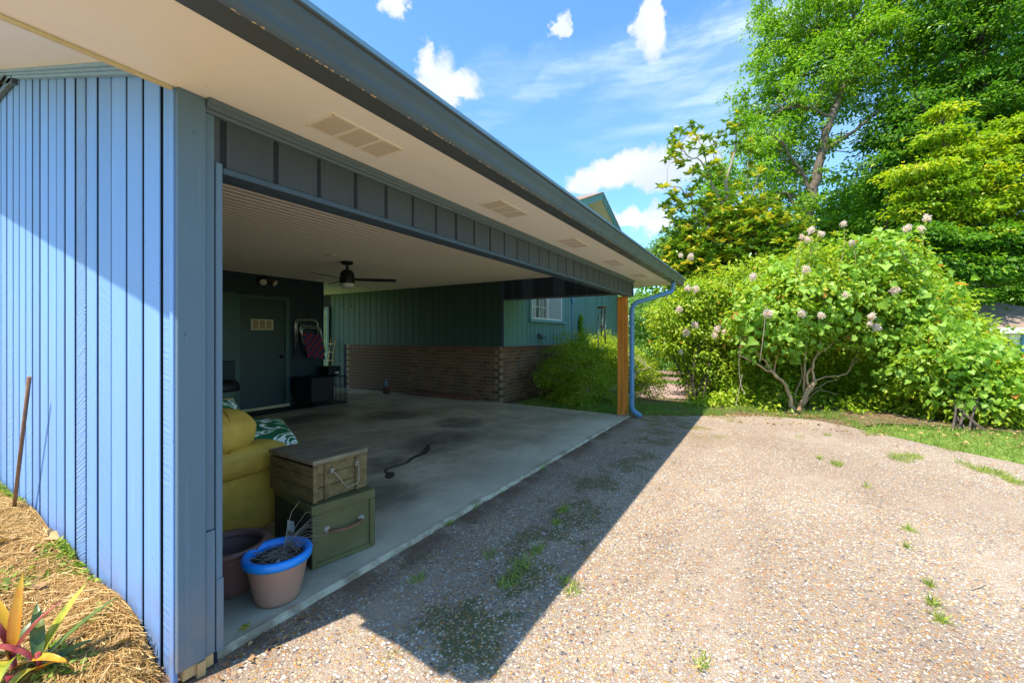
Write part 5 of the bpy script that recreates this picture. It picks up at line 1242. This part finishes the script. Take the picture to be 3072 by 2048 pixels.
# ------------------------------------------------------------------ hedge: crape myrtle under grape vine
def shrub(name, label, cat, lumps, base, mats, nsp, per, rad, size, kind='diamond', stems=8, shell=(.6, 1.04), grp=None, width=.5, frac=.5, hue=.25, extra=None, flat=.5):
    T = Thing(name, base, label, cat, grp); P, D = spray_points(lumps, nsp, shell); k_ = P[:, 2] > base[2] + .02; P = P[k_]; D = D[k_]
    parts = []; nodes = []
    for i in range(stems):
        c, r = lumps[i % len(lumps)]; a = np.array(base) + RNG.normal(size=3) * .08 * np.array([1, 1, 0]); pts = curve(a, np.array(c) + RNG.normal(size=3) * r * .3, .1, 7); nodes += [(p,) for p in pts[2:]]; add_tube_arrays(parts, pts, np.linspace(.02, .007, 7), 5)
    parts += branches(nodes, P, .008, .003, frac=frac, maxl=.9)
    V, F, r = merge(parts); T.part('stems', array_mesh(name + '_stems', V - np.array(base), F), mats[0])
    V, F, r = foliage(P, D, per, rad, size, kind, width, flat, .7, .35, hue)
    T.part('foliage', array_mesh(name + '_foliage', V - np.array(base), F, r), mats[1])
    return T
b = on_z(1600 * D2, 925 * D2, -.08)
T = shrub('flowering_shrub', 'broad lime green shrub with pale flowers at the left end of the hedge', 'shrub', Ls(9.6, (1560, 720, 55), (1600, 790, 65), (1670, 740, 70), (1640, 860, 70), (1710, 690, 50), (1610, 680, 45), (1730, 790, 70), (1545, 780, 35), (1650, 910, 45), (1590, 655, 40), (1670, 660, 45), (1740, 640, 50), (1530, 720, 35), (1700, 870, 60), (1770, 830, 60)) + Ls(8.7, (1640, 925, 28), (1690, 925, 32), (1740, 930, 32), (1770, 900, 40), (1600, 925, 22)) + Ls(11, (1640, 780, 100), (1730, 750, 90)),
          tuple(b), (M['bark_dark'], M['leaf_hedge']), 1000, 58, .26, .075, width=.55, hue=.3)
mbase = on_z(2395, 1240, -.05)
d = 8.35
CM = Thing('crape_myrtle', mbase, 'many-stemmed crape myrtle with peeling tan bark and pinkish white flower heads at the hedge centre', 'shrub')
def zp(pts, dd): return [ray_at(2150 + x * .27636, 900 + y * .27636, dd) for x, y in pts]
st = [(zp([(815, 1290), (812, 1180), (800, 1050), (740, 920), (600, 775), (430, 700), (250, 600)], d - .3), .050, .012), (zp([(740, 920), (640, 800), (520, 665), (420, 560)], d - .2), .025, .010), (zp([(620, 790), (660, 620), (715, 500), (750, 300)], d - .1), .020, .008),
      (zp([(880, 1290), (900, 1180), (940, 1090), (1000, 960), (1060, 870)], d - .35), .062, .045), (zp([(1060, 875), (1040, 760), (1050, 690)], d - .35), .026, .018), (zp([(1000, 960), (965, 820), (1060, 660), (1100, 560), (1150, 340)], d - .3), .028, .010),
      (zp([(950, 1050), (945, 800), (975, 500), (990, 200)], d - .25), .024, .010), (zp([(1090, 600), (1170, 540), (1245, 480)], d - .35), .014, .008), (zp([(1060, 875), (1180, 840), (1310, 825), (1420, 800)], d - .4), .014, .005), (zp([(930, 1110), (1050, 960), (1290, 860), (1430, 780)], d - .1), .010, .004),
      (zp([(815, 1200), (880, 960), (930, 820), (860, 500)], d), .020, .008), (zp([(900, 1160), (1100, 980), (1330, 1020)], d), .012, .005), (zp([(480, 1190), (600, 1100), (710, 990)], d), .012, .006)]
parts = []; nodes = []
for path, a, c in st:
    dn = densify(path, 3); dn = [p + (RNG.normal(size=3) * .012 if 0 < i < len(dn) - 1 else 0) for i, p in enumerate(dn)]; nodes += [(p,) for p in dn[len(dn) // 2:]]; add_tube_arrays(parts, dn, np.linspace(a, c, len(dn)), 8)
V, F, r = merge(parts); CM.part('trunks', array_mesh('myrtle_trunks', V - np.array(mbase), F, smooth=True), M['bark_myrtle'])
cl = Ls(d, (1800, 690, 85), (1890, 650, 80), (1990, 630, 85), (1940, 710, 85), (2040, 700, 80), (1850, 625, 50), (1760, 745, 65), (2070, 640, 45), (1820, 760, 55), (2000, 590, 45), (1940, 600, 40), (2060, 590, 36), (1760, 680, 50), (1990, 770, 45)) + Ls(d + 1.4, (1850, 700, 110), (1980, 690, 110), (2080, 690, 80), (1780, 720, 80))
P, Dn = spray_points(cl, 950, (.62, 1.04)); br = branches(nodes, P, .008, .003, frac=.45, maxl=.9)
V, F, r = merge(br); CM.part('twigs', array_mesh('myrtle_twigs', V - np.array(mbase), F), M['bark_myrtle'], kind='stuff')
V, F, r = foliage(P, Dn, 66, .26, .075, 'diamond', .55, .5, .7, .35, .3); CM.part('foliage', array_mesh('myrtle_foliage', V - np.array(mbase), F, r), M['leaf_hedge'])
# grape vine over it: large lobed leaves on the outside
vb = on_z(2500, 1250, -.06)
T = Thing('grape_vine', vb, 'wild grape vine with broad pale green leaves sprawling over the crape myrtle', 'vine')
P, Dn = spray_points(Ls(d - .25, (1800, 690, 86), (1890, 650, 82), (1990, 630, 88), (1940, 710, 86), (2045, 700, 84), (2080, 650, 60), (1760, 750, 66), (2010, 585, 45), (2100, 780, 50)), 420, (.92, 1.10))
V, F, r = foliage(P, Dn, 9, .24, .085, 'broad', .95, .6, .55, .45, .3); V2, F2, r2 = foliage(P[::2], Dn[::2], 2, .24, .15, 'broad', .95, .6, .55, .45, .3); V, F, r = merge([(V, F, r), (V2, F2, r2)]); T.part('leaves', array_mesh('vine_leaves', V - np.array(vb), F, r), M['leaf_vine'])
parts = []
for x0, y0, x1, y1 in ((2110, 760, 2125, 880), (2125, 880, 2150, 905), (2060, 560, 2130, 620), (2085, 890, 2140, 865), (1760, 700, 1745, 830), (1700, 790, 1712, 905), (1705, 860, 1690, 930)):
    add_tube_arrays(parts, curve(ray_at(x0 * D2, y0 * D2, d - .9), ray_at(x1 * D2, y1 * D2, d - .9), -.15, 7), .006, 4)
V, F, r = merge(parts); T.part('runners', array_mesh('runners', V - np.array(vb), F), M['twig'], kind='stuff')
# shaded growth behind the stems
ub = on_z(2450, 1235, -.1)
T = Thing('understorey', ub, 'dark tangled growth in the shade behind the crape myrtle stems', 'undergrowth')
P, Dn = spray_points(Ls(10.2, (1790, 860, 75), (1870, 840, 80), (1960, 850, 90), (2060, 850, 90), (1720, 880, 60), (1830, 920, 50), (1930, 930, 50), (2040, 935, 50), (1700, 820, 60), (2130, 860, 70)) + Ls(12, (1780, 850, 110), (1950, 840, 110), (2100, 830, 110)) + Ls(8.9, (1780, 935, 30), (1990, 930, 36), (2060, 925, 40), (1700, 935, 28), (1870, 930, 30), (1930, 930, 30)) + Ls(8.1, (2040, 935, 26), (2090, 935, 34), (1980, 938, 26), (1940, 938, 24), (2010, 935, 30), (1760, 938, 22), (1790, 936, 20), (1900, 936, 20)), 1000, (.55, 1.05))
P = P[P[:, 2] > -.3]; Dn = Dn[:len(P)]
V, F, r = foliage(P, Dn, 55, .30, .09, 'diamond', .55, .5, .7, .3, .35); T.part('leaves', array_mesh('understorey_leaves', V - np.array(ub), F, r), M['leaf_hedge'])
# right-hand thicket, nearer the camera to the right
rb_ = on_z(2890, 1290, -.08)
T = shrub('vine_thicket', 'sprawling lime green vine thicket at the right end of the hedge before the gazebo', 'shrub', Ls(7.7, (2130, 800, 75), (2120, 880, 60), (2190, 870, 60)) + Ls(7.2, (2180, 830, 65), (2240, 870, 75), (2200, 900, 60), (2290, 905, 70)) + Ls(6.8, (2300, 880, 55), (2350, 935, 60), (2270, 930, 45), (2400, 930, 80), (2310, 965, 34), (2350, 970, 36), (2390, 975, 40)) + Ls(7.6, (2110, 925, 34), (2150, 935, 34), (2195, 935, 38)) + Ls(7.2, (2240, 950, 36), (2280, 955, 36)) + Ls(8.6, (2160, 740, 60), (2230, 800, 60)),
          tuple(rb_), (M['bark_dark'], M['leaf_hedge']), 1050, 50, .24, .075, width=.6, hue=.3)
P, Dn = spray_points(Ls(7.4, (2130, 800, 78), (2180, 830, 68)) + Ls(6.9, (2240, 870, 78), (2290, 905, 72), (2350, 935, 62)), 260, (.93, 1.12))
P = P[P[:, 2] > .02]; Dn = Dn[:len(P)]
V, F, r = foliage(P, Dn, 10, .20, .085, 'broad', .95, .6, .55, .45, .3); T.part('vine_leaves', array_mesh('thicket_leaves', V - np.array(T.loc), F, r), M['leaf_vine'])
# low edge growth along the drive
# flowers on the myrtle and the shrubs
cm = []
for s in range(3):
    n = 230; dd = rand_dirs(n); Pp = dd * (RNG.uniform(.3, 1, n) ** .5)[:, None] * np.array([.062, .062, .075]) * (1 + .25 * np.sin(dd[:, :1] * 7 + s)); Pp[:, 0:2] *= (1 - .4 * (Pp[:, 2:3] / .095)); V, F, k = leaf_arrays(Pp, dd + RNG.normal(size=(n, 3)) * .6, rand_dirs(n), .026, 'diamond', .9, .25)
    cm.append(array_mesh('flower_head', V, F, np.repeat(np.clip(RNG.normal(.55, .25, n), 0, 1), k)))
z2 = [(1015, 222), (1070, 182), (1130, 205), (1045, 240), (1265, 143), (1768, 108), (1645, 172), (1730, 175), (1315, 260), (1040, 420), (1280, 568), (1565, 547), (1580, 540), (805, 680), (820, 685), (1012, 683), (1130, 695), (1437, 700), (1425, 745), (1465, 765), (1903, 757), (718, 462)]
z3 = [(285, 335), (345, 340), (330, 530), (377, 537), (370, 752), (490, 815), (548, 793), (650, 832), (685, 832), (285, 915), (318, 797), (505, 775), (275, 660)]
shoots = []
for i, (x, y) in enumerate(z2):
    p = ray_at(1900 + x * .4983, 600 + y * .4983, d - 1.05 + (.5 if y < 300 else 0)); s = .62 + .38 * random.random()
    CM.inst('flower_head', cm[i % 3], M['petal'], p, scale=(s, s, s), rot=(random.uniform(-.5, .5), random.uniform(-.5, .5), random.uniform(0, 6)))
    if y < 450: shoots.append((p, np.array(p) + np.array([RNG.uniform(-.1, .1), .1, -.9 if y < 300 else -.4])))
FS = [o for o in bpy.data.objects if o.name == 'flowering_shrub'][0]
for i, (x, y) in enumerate(z3):
    p = ray_at(1900 + x * .4983, 600 + y * .4983, 8.45 if y > 400 else 8.9); s = .62 + .38 * random.random()
    o = obj('flower_head', cm[i % 3], M['petal'], FS, p - Vector(FS.location)); o.scale = (s, s, s); o.rotation_euler = (random.uniform(-.5, .5), random.uniform(-.5, .5), random.uniform(0, 6))
parts = []
for a, c in shoots: add_tube_arrays(parts, curve(c, a, .02, 6), np.linspace(.006, .003, 6), 4)
V, F, r = merge(parts); CM.part('flower_shoots', array_mesh('shoots', V - np.array(mbase), F), M['bark_myrtle'], kind='stuff')
P = np.concatenate([np.linspace(a, c, 9)[1:] for a, c in shoots]); Dn = rand_dirs(len(P)); V, F, r = foliage(P, Dn, 7, .08, .06, 'diamond', .5, .6, .7, .2, .3)
CM.part('shoot_leaves', array_mesh('shoot_leaves', V - np.array(mbase), F, r), M['leaf_hedge'])
# rounded small-leaved shrub between house and post
T = shrub('small_leaved_shrub', 'rounded fine-leaved shrub between the brick wall and the cedar post', 'shrub', [((8.35, 3.75, .42), .42), ((8.55, 3.3, .5), .52), ((8.15, 3.2, .3), .42), ((9.6, 3.35, .6), .55), ((10.0, 2.8, .5), .5), ((8.7, 2.75, .22), .33), ((10.3, 2.4, .35), .42), ((8.7, 3.9, .6), .5), ((9.7, 3.2, .72), .58), ((10.2, 2.9, .68), .55), ((10.4, 3.5, .8), .6), ((9.9, 3.9, .9), .6), ((10.7, 2.6, .45), .42), ((9.3, 3.6, .75), .5)],
          (8.7, 3.2, -.08), (M['twig'], M['leaf_shrub']), 1050, 64, .17, .045, width=.45, hue=.3)
# ivy strand on the house wall
iv = Thing('ivy', (11.8, HY - .02, 1.15), 'thin strand of ivy climbing the teal house wall right of the window', 'ivy')
P = np.stack([11.8 + .05 * np.sin(np.linspace(0, 7, 40)), np.full(40, HY - .03), np.linspace(1.15, 1.95, 40)], 1); V, F, r = foliage(P, np.tile([0, -1., 0], (40, 1)), 9, .06, .055, 'broad', .9, 1, .2, .3, .3)
iv.part('leaves', array_mesh('ivy_leaves', V - np.array(iv.loc), F, r), M['leaf_oak'])

# ------------------------------------------------------------------ grass, weeds, litter
def blades(name, P, L, w, mat, label, lean=.6, cat='grass', hue=.5):
    n = len(P); U = norm(RNG.normal(size=(n, 3)) * lean + np.array([0, 0, 1.2])); N = norm(np.cross(U, rand_dirs(n)))
    V, F, k = leaf_arrays(P, N, U, L * RNG.uniform(.5, 1.3, n), 'blade', w, .12); r = np.clip(RNG.normal(hue, .22, n), 0, 1)
    o = obj(name, array_mesh(name, V, F, np.repeat(r, k)), mat); tag(o, label, cat, kind='stuff'); return o
def scatter(poly_fn, n, box): 
    X = RNG.uniform(box[0], box[1], n); Y = RNG.uniform(box[2], box[3], n); m = poly_fn(X, Y); return X[m], Y[m]
EX = lambda y: np.interp(y, [-1.38, -1.12, -.75, -.2, .55, 1.35, 2.03, 3.0], [7.92, 8.25, 8.62, 8.72, 8.35, 7.9, 7.55, 7.5])
X, Y = scatter(lambda x, y: (x > EX(y) - .03 + .06 * np.sin(y * 9) + .05 * np.sin(y * 31)) & (x < 10.2) & (RNG.uniform(size=len(x)) < np.clip(1.6 - (x - EX(y)) * .8, .12, 1) * np.clip(.30 + .9 * np.sin(x * 4.1 + 1) * np.sin(y * 5.3) + np.clip(y - .6, 0, 1) * .6, .05, .9)), 90000, (7.5, 10.2, -1.3, 4.4))
blades('tall_grass', np.stack([X, Y, np.full(len(X), -.06)], 1), .09, .05, M['grass'], 'long grass growing round the post foot and the deck edge')
X, Y = scatter(lambda x, y: (x > np.interp(y, [-14, -5.2, -3.6, -2.45, -1.9, -1.38, -1.12], [3.6, 4.45, 5.65, 6.8, 7.3, 7.95, 8.3]) + .07 * np.sin(y * 11) + .05 * np.sin(y * 29)) & (x < 9.6) & (RNG.uniform(size=len(x)) < .8), 90000, (3.5, 9.6, -7, -1.05))
blades('lawn_grass', np.stack([X, Y, np.full(len(X), -.07)], 1), .055, .11, M['grass'], 'short lawn along the far right edge of the drive', lean=1.0)
# weeds in the drive: irregular tufts
tufts = []
def tuft(px, py, r, n, sq=.5):
    c = on_z(px, py, -.03); a = RNG.uniform(0, 6.28, n); q = RNG.uniform(0, 1, n) ** .6 * r; tufts.append(np.stack([c.x + np.cos(a) * q, c.y + np.sin(a) * q * sq, np.full(n, -.03)], 1))
for x, y, r, n in ((2510, 1393, .10, 220), (2460, 1375, .06, 60), (2700, 1375, .22, 420), (2740, 1370, .16, 300), (2610, 1300, .18, 240), (2480, 1305, .10, 80), (2990, 1420, .22, 420), (3040, 1445, .12, 240), (2940, 1410, .14, 180), (2850, 1345, .22, 260), (2890, 1392, .14, 140), (2600, 1460, .05, 40), (2730, 1590, .05, 60), (2790, 1755, .035, 70),
                   (2800, 1812, .04, 80), (2820, 1860, .04, 90), (2190, 1265, .10, 60), (2400, 1312, .12, 60), (1690, 1530, .07, 160), (1665, 1570, .05, 60), (1570, 1690, .14, 160), (1535, 1735, .12, 160), (1610, 1650, .08, 90), (1470, 1665, .06, 60), (1720, 1770, .09, 90), (1690, 1745, .05, 60), (1250, 1740, .06, 60), (1425, 1520, .04, 60), (1350, 1570, .03, 40), (1630, 1405, .04, 40), (1715, 1345, .04, 40), (1500, 1478, .04, 40), (2720, 1640, .03, 40), (2110, 1995, .05, 60)):
    tuft(x, y, r, int(n * 1.0))
P = np.concatenate(tufts); n = len(P); U = norm(RNG.normal(size=(n, 3)) * .9 + np.array([0, 0, .55])); V, F, k = leaf_arrays(P, norm(np.cross(U, rand_dirs(n))), U, .05 * RNG.uniform(.4, 1.5, n), 'blade', .07, .2)
o = obj('drive_weeds', array_mesh('drive_weeds', V, F, np.repeat(np.clip(RNG.normal(.6, .25, n), 0, 1), k)), M['weed']); tag(o, 'scattered tufts of weed growing through the pebbled drive', 'weeds', kind='stuff')
# dead leaves and twigs gathered at edges
X = np.concatenate([RNG.uniform(7.7, 9.2, 260), RNG.uniform(.86, 1.3, 60), RNG.uniform(7.6, 9.6, 420), RNG.uniform(1.0, 8.0, 60)]); Y = np.concatenate([2.0 - (X[:260] - 7.6) * 1.9 + RNG.normal(size=260) * .12, RNG.uniform(1.86, 2.0, 60), RNG.uniform(-3.4, .4, 420), RNG.uniform(-1.8, 1.8, 60)])
n = len(X); P = np.stack([X, Y, np.full(n, -.018)], 1); V, F, k = leaf_arrays(P, norm(np.array([0, 0, 1.]) + RNG.normal(size=(n, 3)) * .35), norm(RNG.normal(size=(n, 3)) * np.array([1, 1, .15])), np.where(X < 7.4, .022, .045) * RNG.uniform(.4, 1.3, n), 'broad', .5, .2)
o = obj('leaf_litter', array_mesh('leaf_litter', V, F, np.repeat(RNG.uniform(0, 1, n), k)), M['litter']); tag(o, 'dry fallen leaves gathered along the hedge foot and slab edge', 'leaf litter', kind='stuff')
def star_leaf(name, c, s, col, label, a):
    pts = []
    for k in range(10):
        rr_ = s * (1 if k % 2 == 0 else .42) * (1 - .15 * (k % 3)); t = a + k * .628; pts.append((c[0] + rr_ * math.cos(t), c[1] + rr_ * math.sin(t), c[2] + .006 * (k % 2) + .004))
    o = obj(name, MB().add(pts + [(c[0], c[1], c[2] + .004)], [(k, (k + 1) % 10, 10) for k in range(10)]).tube([(c[0], c[1], c[2] + .006), (c[0] + s * 1.3 * math.cos(a + 3.3), c[1] + s * 1.3 * math.sin(a + 3.3), c[2] + .012)], .0012, 4).mesh(name), col); tag(o, label, 'leaf')
star_leaf('fallen_leaf', tuple(on_z(735, 1882, 0)), .035, M['ti_yellow'], 'yellow green fallen leaf on the slab in front of the blue-rimmed pot', .4)
star_leaf('fallen_leaf', tuple(on_z(1632, 1602, -.03)), .035, M['petal'], 'pale grey fallen leaf on the shaded pebble drive', 1.2)
c = on_z(2935, 1762, -.03); o = obj('fallen_leaf', MB().add([(c.x - .06, c.y + .045, -.024), (c.x + .005, c.y + .004, -.022), (c.x + .06, c.y - .05, -.024), (c.x, c.y - .012, -.023)], [(0, 1, 2, 3)]).mesh('fallen_leaf'), M['twig']); tag(o, 'long tan fallen leaf on the sunny drive at right', 'leaf')

# ------------------------------------------------------------------ pine straw bed by the gable wall
def bedh(X, Y):
    wallh = np.interp(Y, [1.95, 2.17, 2.45, 2.9, 3.4, 4.3, 5.5, 9], [.0, .03, .075, .115, .155, .20, .25, .3])
    z = wallh * np.clip(1.25 - (.78 - X) * .06, .5, 1.2) + .02 * np.sin(X * 5 + 1) * np.cos(Y * 4) + .012 * np.sin(X * 13 + Y * 9)
    # falls to the drive along its front edge
    e = np.interp(X, [-6, -2.2, -.6, .2, .52, .66, .76], [-1.1, -.55, .35, 1.0, 1.5, 1.85, 2.03])
    k = np.clip((Y - e) / .35, 0, 1); return -.06 + (z + .085) * k * k * (3 - 2 * k)
xs = np.concatenate([np.linspace(-9, -1.5, 24), np.linspace(-1.4, .772, 64)]); ys = np.concatenate([np.linspace(-1, 1, 20), np.linspace(1.03, 6, 120), np.linspace(6.2, 12, 16)])
grid('pine_straw_bed', xs, ys, bedh, M['straw_ground'])
n = 170000; X = .775 - np.abs(RNG.normal(size=n)) * .8; Y = RNG.uniform(.9, 6.2, n) ** 1.0; dn_ = (RNG.uniform(size=n) < np.clip(2.8 / np.maximum(Y, .5), .3, 1)); X, Y = X[dn_], Y[dn_]; Z = bedh(X, Y); ok = Z > -.045; X, Y, Z = X[ok], Y[ok], Z[ok]; n = len(X)
ang = RNG.normal(size=n) * .9 + 1.2 * np.sin(X * 3.1 + Y * 2.2); L = RNG.uniform(.06, .19, n); U = np.stack([np.cos(ang), np.sin(ang), RNG.normal(size=n) * .14], 1)
P = np.stack([X, Y, Z + RNG.uniform(.0, .022, n)], 1) - U * L[:, None] * .5; over = P[:, 0] + U[:, 0] * L > .772; U[over, 0] *= -1
V, F, k = leaf_arrays(P, norm(np.array([0, 0, 1.]) + RNG.normal(size=(n, 3)) * .5), U, L, 'blade', .018, .14)
V[:, 0] = np.minimum(V[:, 0], .756)
o = obj('pine_straw', array_mesh('pine_straw', V, F, np.repeat(np.clip(RNG.normal(.5, .25, n), 0, 1), k)), M['straw']); tag(o, 'golden pine straw mulch spread along the blue gable wall', 'pine straw', kind='stuff')
# weeds in the bed
P = []
for px, py, r, m_ in ((215, 1695, .13, 300), (130, 1740, .14, 260), (250, 1740, .09, 160), (60, 1760, .09, 120), (275, 1880, .06, 110), (90, 1955, .10, 160), (150, 2000, .10, 200), (20, 2020, .12, 240), (20, 1470, .30, 260), (60, 1500, .2, 200), (150, 1560, .15, 160), (210, 2010, .08, 100), (330, 1760, .05, 60)):
    c = on_z(px, py, .18 if px < 100 else .10); a = RNG.uniform(0, 6.28, m_); q = RNG.uniform(0, 1, m_) ** .6 * r; x = np.minimum(c.x + np.cos(a) * q, .75); y = c.y + np.sin(a) * q; P.append(np.stack([x, y, bedh(x, y) + RNG.uniform(.0, .03, len(x))], 1))
P = np.concatenate(P); n = len(P); V, F, k = leaf_arrays(P, norm(np.array([0, 0, 1.]) + RNG.normal(size=(n, 3)) * .5), norm(RNG.normal(size=(n, 3)) * np.array([1, 1, .4]) + np.array([0, 0, .15])), .024 * RNG.uniform(.5, 1.4, n), 'broad', .6, .15)
o = obj('bed_weeds', array_mesh('bed_weeds', V, F, np.repeat(np.clip(RNG.normal(.5, .25, n), 0, 1), k)), M['weed']); tag(o, 'small green weeds creeping over the pine straw', 'weeds', kind='stuff')
n = 26; X = RNG.uniform(.0, .74, n); Y = RNG.uniform(2.1, 3.6, n); P = np.stack([X, Y, bedh(X, Y) + .03], 1); V, F, k = leaf_arrays(P, norm(np.array([0, 0, 1.]) + RNG.normal(size=(n, 3)) * .4), norm(RNG.normal(size=(n, 3)) * np.array([1, 1, .2])), .07 * RNG.uniform(.6, 1.3, n), 'broad', .6, .25)
V[:, 0] = np.minimum(V[:, 0], .755)
o = obj('bed_leaf_litter', array_mesh('bed_leaf_litter', V, F, np.repeat(RNG.uniform(.4, 1, n), k)), M['litter']); tag(o, 'dry tan leaves lying on the pine straw', 'leaf litter', kind='stuff')
# cordyline plants: arched blades, each its own
def ti(base, leaves, label):
    T = Thing('cordyline', base, label, 'plant', 'cordyline plants in the straw bed'); b = Vector(base)
    T.part('stem', MB().tube([b, b + Vector((.004, 0, .06)), b + Vector((0, 0, .13))], [.011, .010, .008], 8), M['ti_red'])
    for az, el, L, w, mat, z0, bend in leaves:
        n = 9; vs = []; sm = Vector((math.cos(R(az)), math.sin(R(az)), 0)); side = Vector((-sm.y, sm.x, 0)); p = b + Vector((0, 0, z0)); ang = R(el); pts = []
        for i in range(n + 1):
            t = i / n; pts.append((p.copy(), ang, w * (.22 + .78 * math.sin(math.pi * min(1, t * 1.02) ** .75)) if t < .98 else .001)); p = p + (sm * math.cos(ang) + Vector((0, 0, 1)) * math.sin(ang)) * (L / n); ang -= R(bend) / n
        for q, a_, ww in pts:
            up_ = sm * -math.sin(a_) + Vector((0, 0, 1)) * math.cos(a_)
            vs += [q - side * ww / 2 + up_ * ww * .28, q, q + side * ww / 2 + up_ * ww * .28]
        fs = [(i * 3 + j, i * 3 + j + 1, (i + 1) * 3 + j + 1, (i + 1) * 3 + j) for i in range(n) for j in range(2)]
        T.part('leaf', MB().add(vs, fs, True), M[mat])
bz = float(bedh(np.array(.42), np.array(2.33)))
ti((.41, 2.365, .07), [(140, 78, 0.279, 0.034, 'ti_red', .08, 25), (60, 82, 0.295, 0.036, 'ti_orange', .10, 15), (-30, 70, 0.230, 0.040, 'ti_red', .10, 40), (100, 75, 0.246, 0.040, 'ti_orange', .09, 30), (200, 40, 0.246, 0.040, 'ti_green', .12, 70), (-60, 35, 0.213, 0.044, 'ti_orange', .06, 60), (250, 30, 0.230, 0.040, 'ti_yellow', .10, 50), (20, 60, 0.180, 0.040, 'ti_green', .12, 60), (-100, 25, 0.197, 0.036, 'ti_red', .05, 30)],
   'left of the two cordylines, with upright maroon and orange blades')
ti((.46, 2.30, .06), [(20, 62, 0.262, 0.040, 'ti_yellow', .09, 20), (-20, 45, 0.279, 0.040, 'ti_green', .08, 15), (80, 70, 0.213, 0.040, 'ti_green', .10, 50), (-70, 40, 0.148, 0.040, 'ti_orange', .06, 40), (150, 60, 0.213, 0.036, 'ti_red', .08, 50), (0, 25, 0.164, 0.048, 'ti_green', .05, 30), (230, 35, 0.180, 0.032, 'ti_yellow', .07, 60)],
   'right of the two cordylines, with arching yellow green blades')
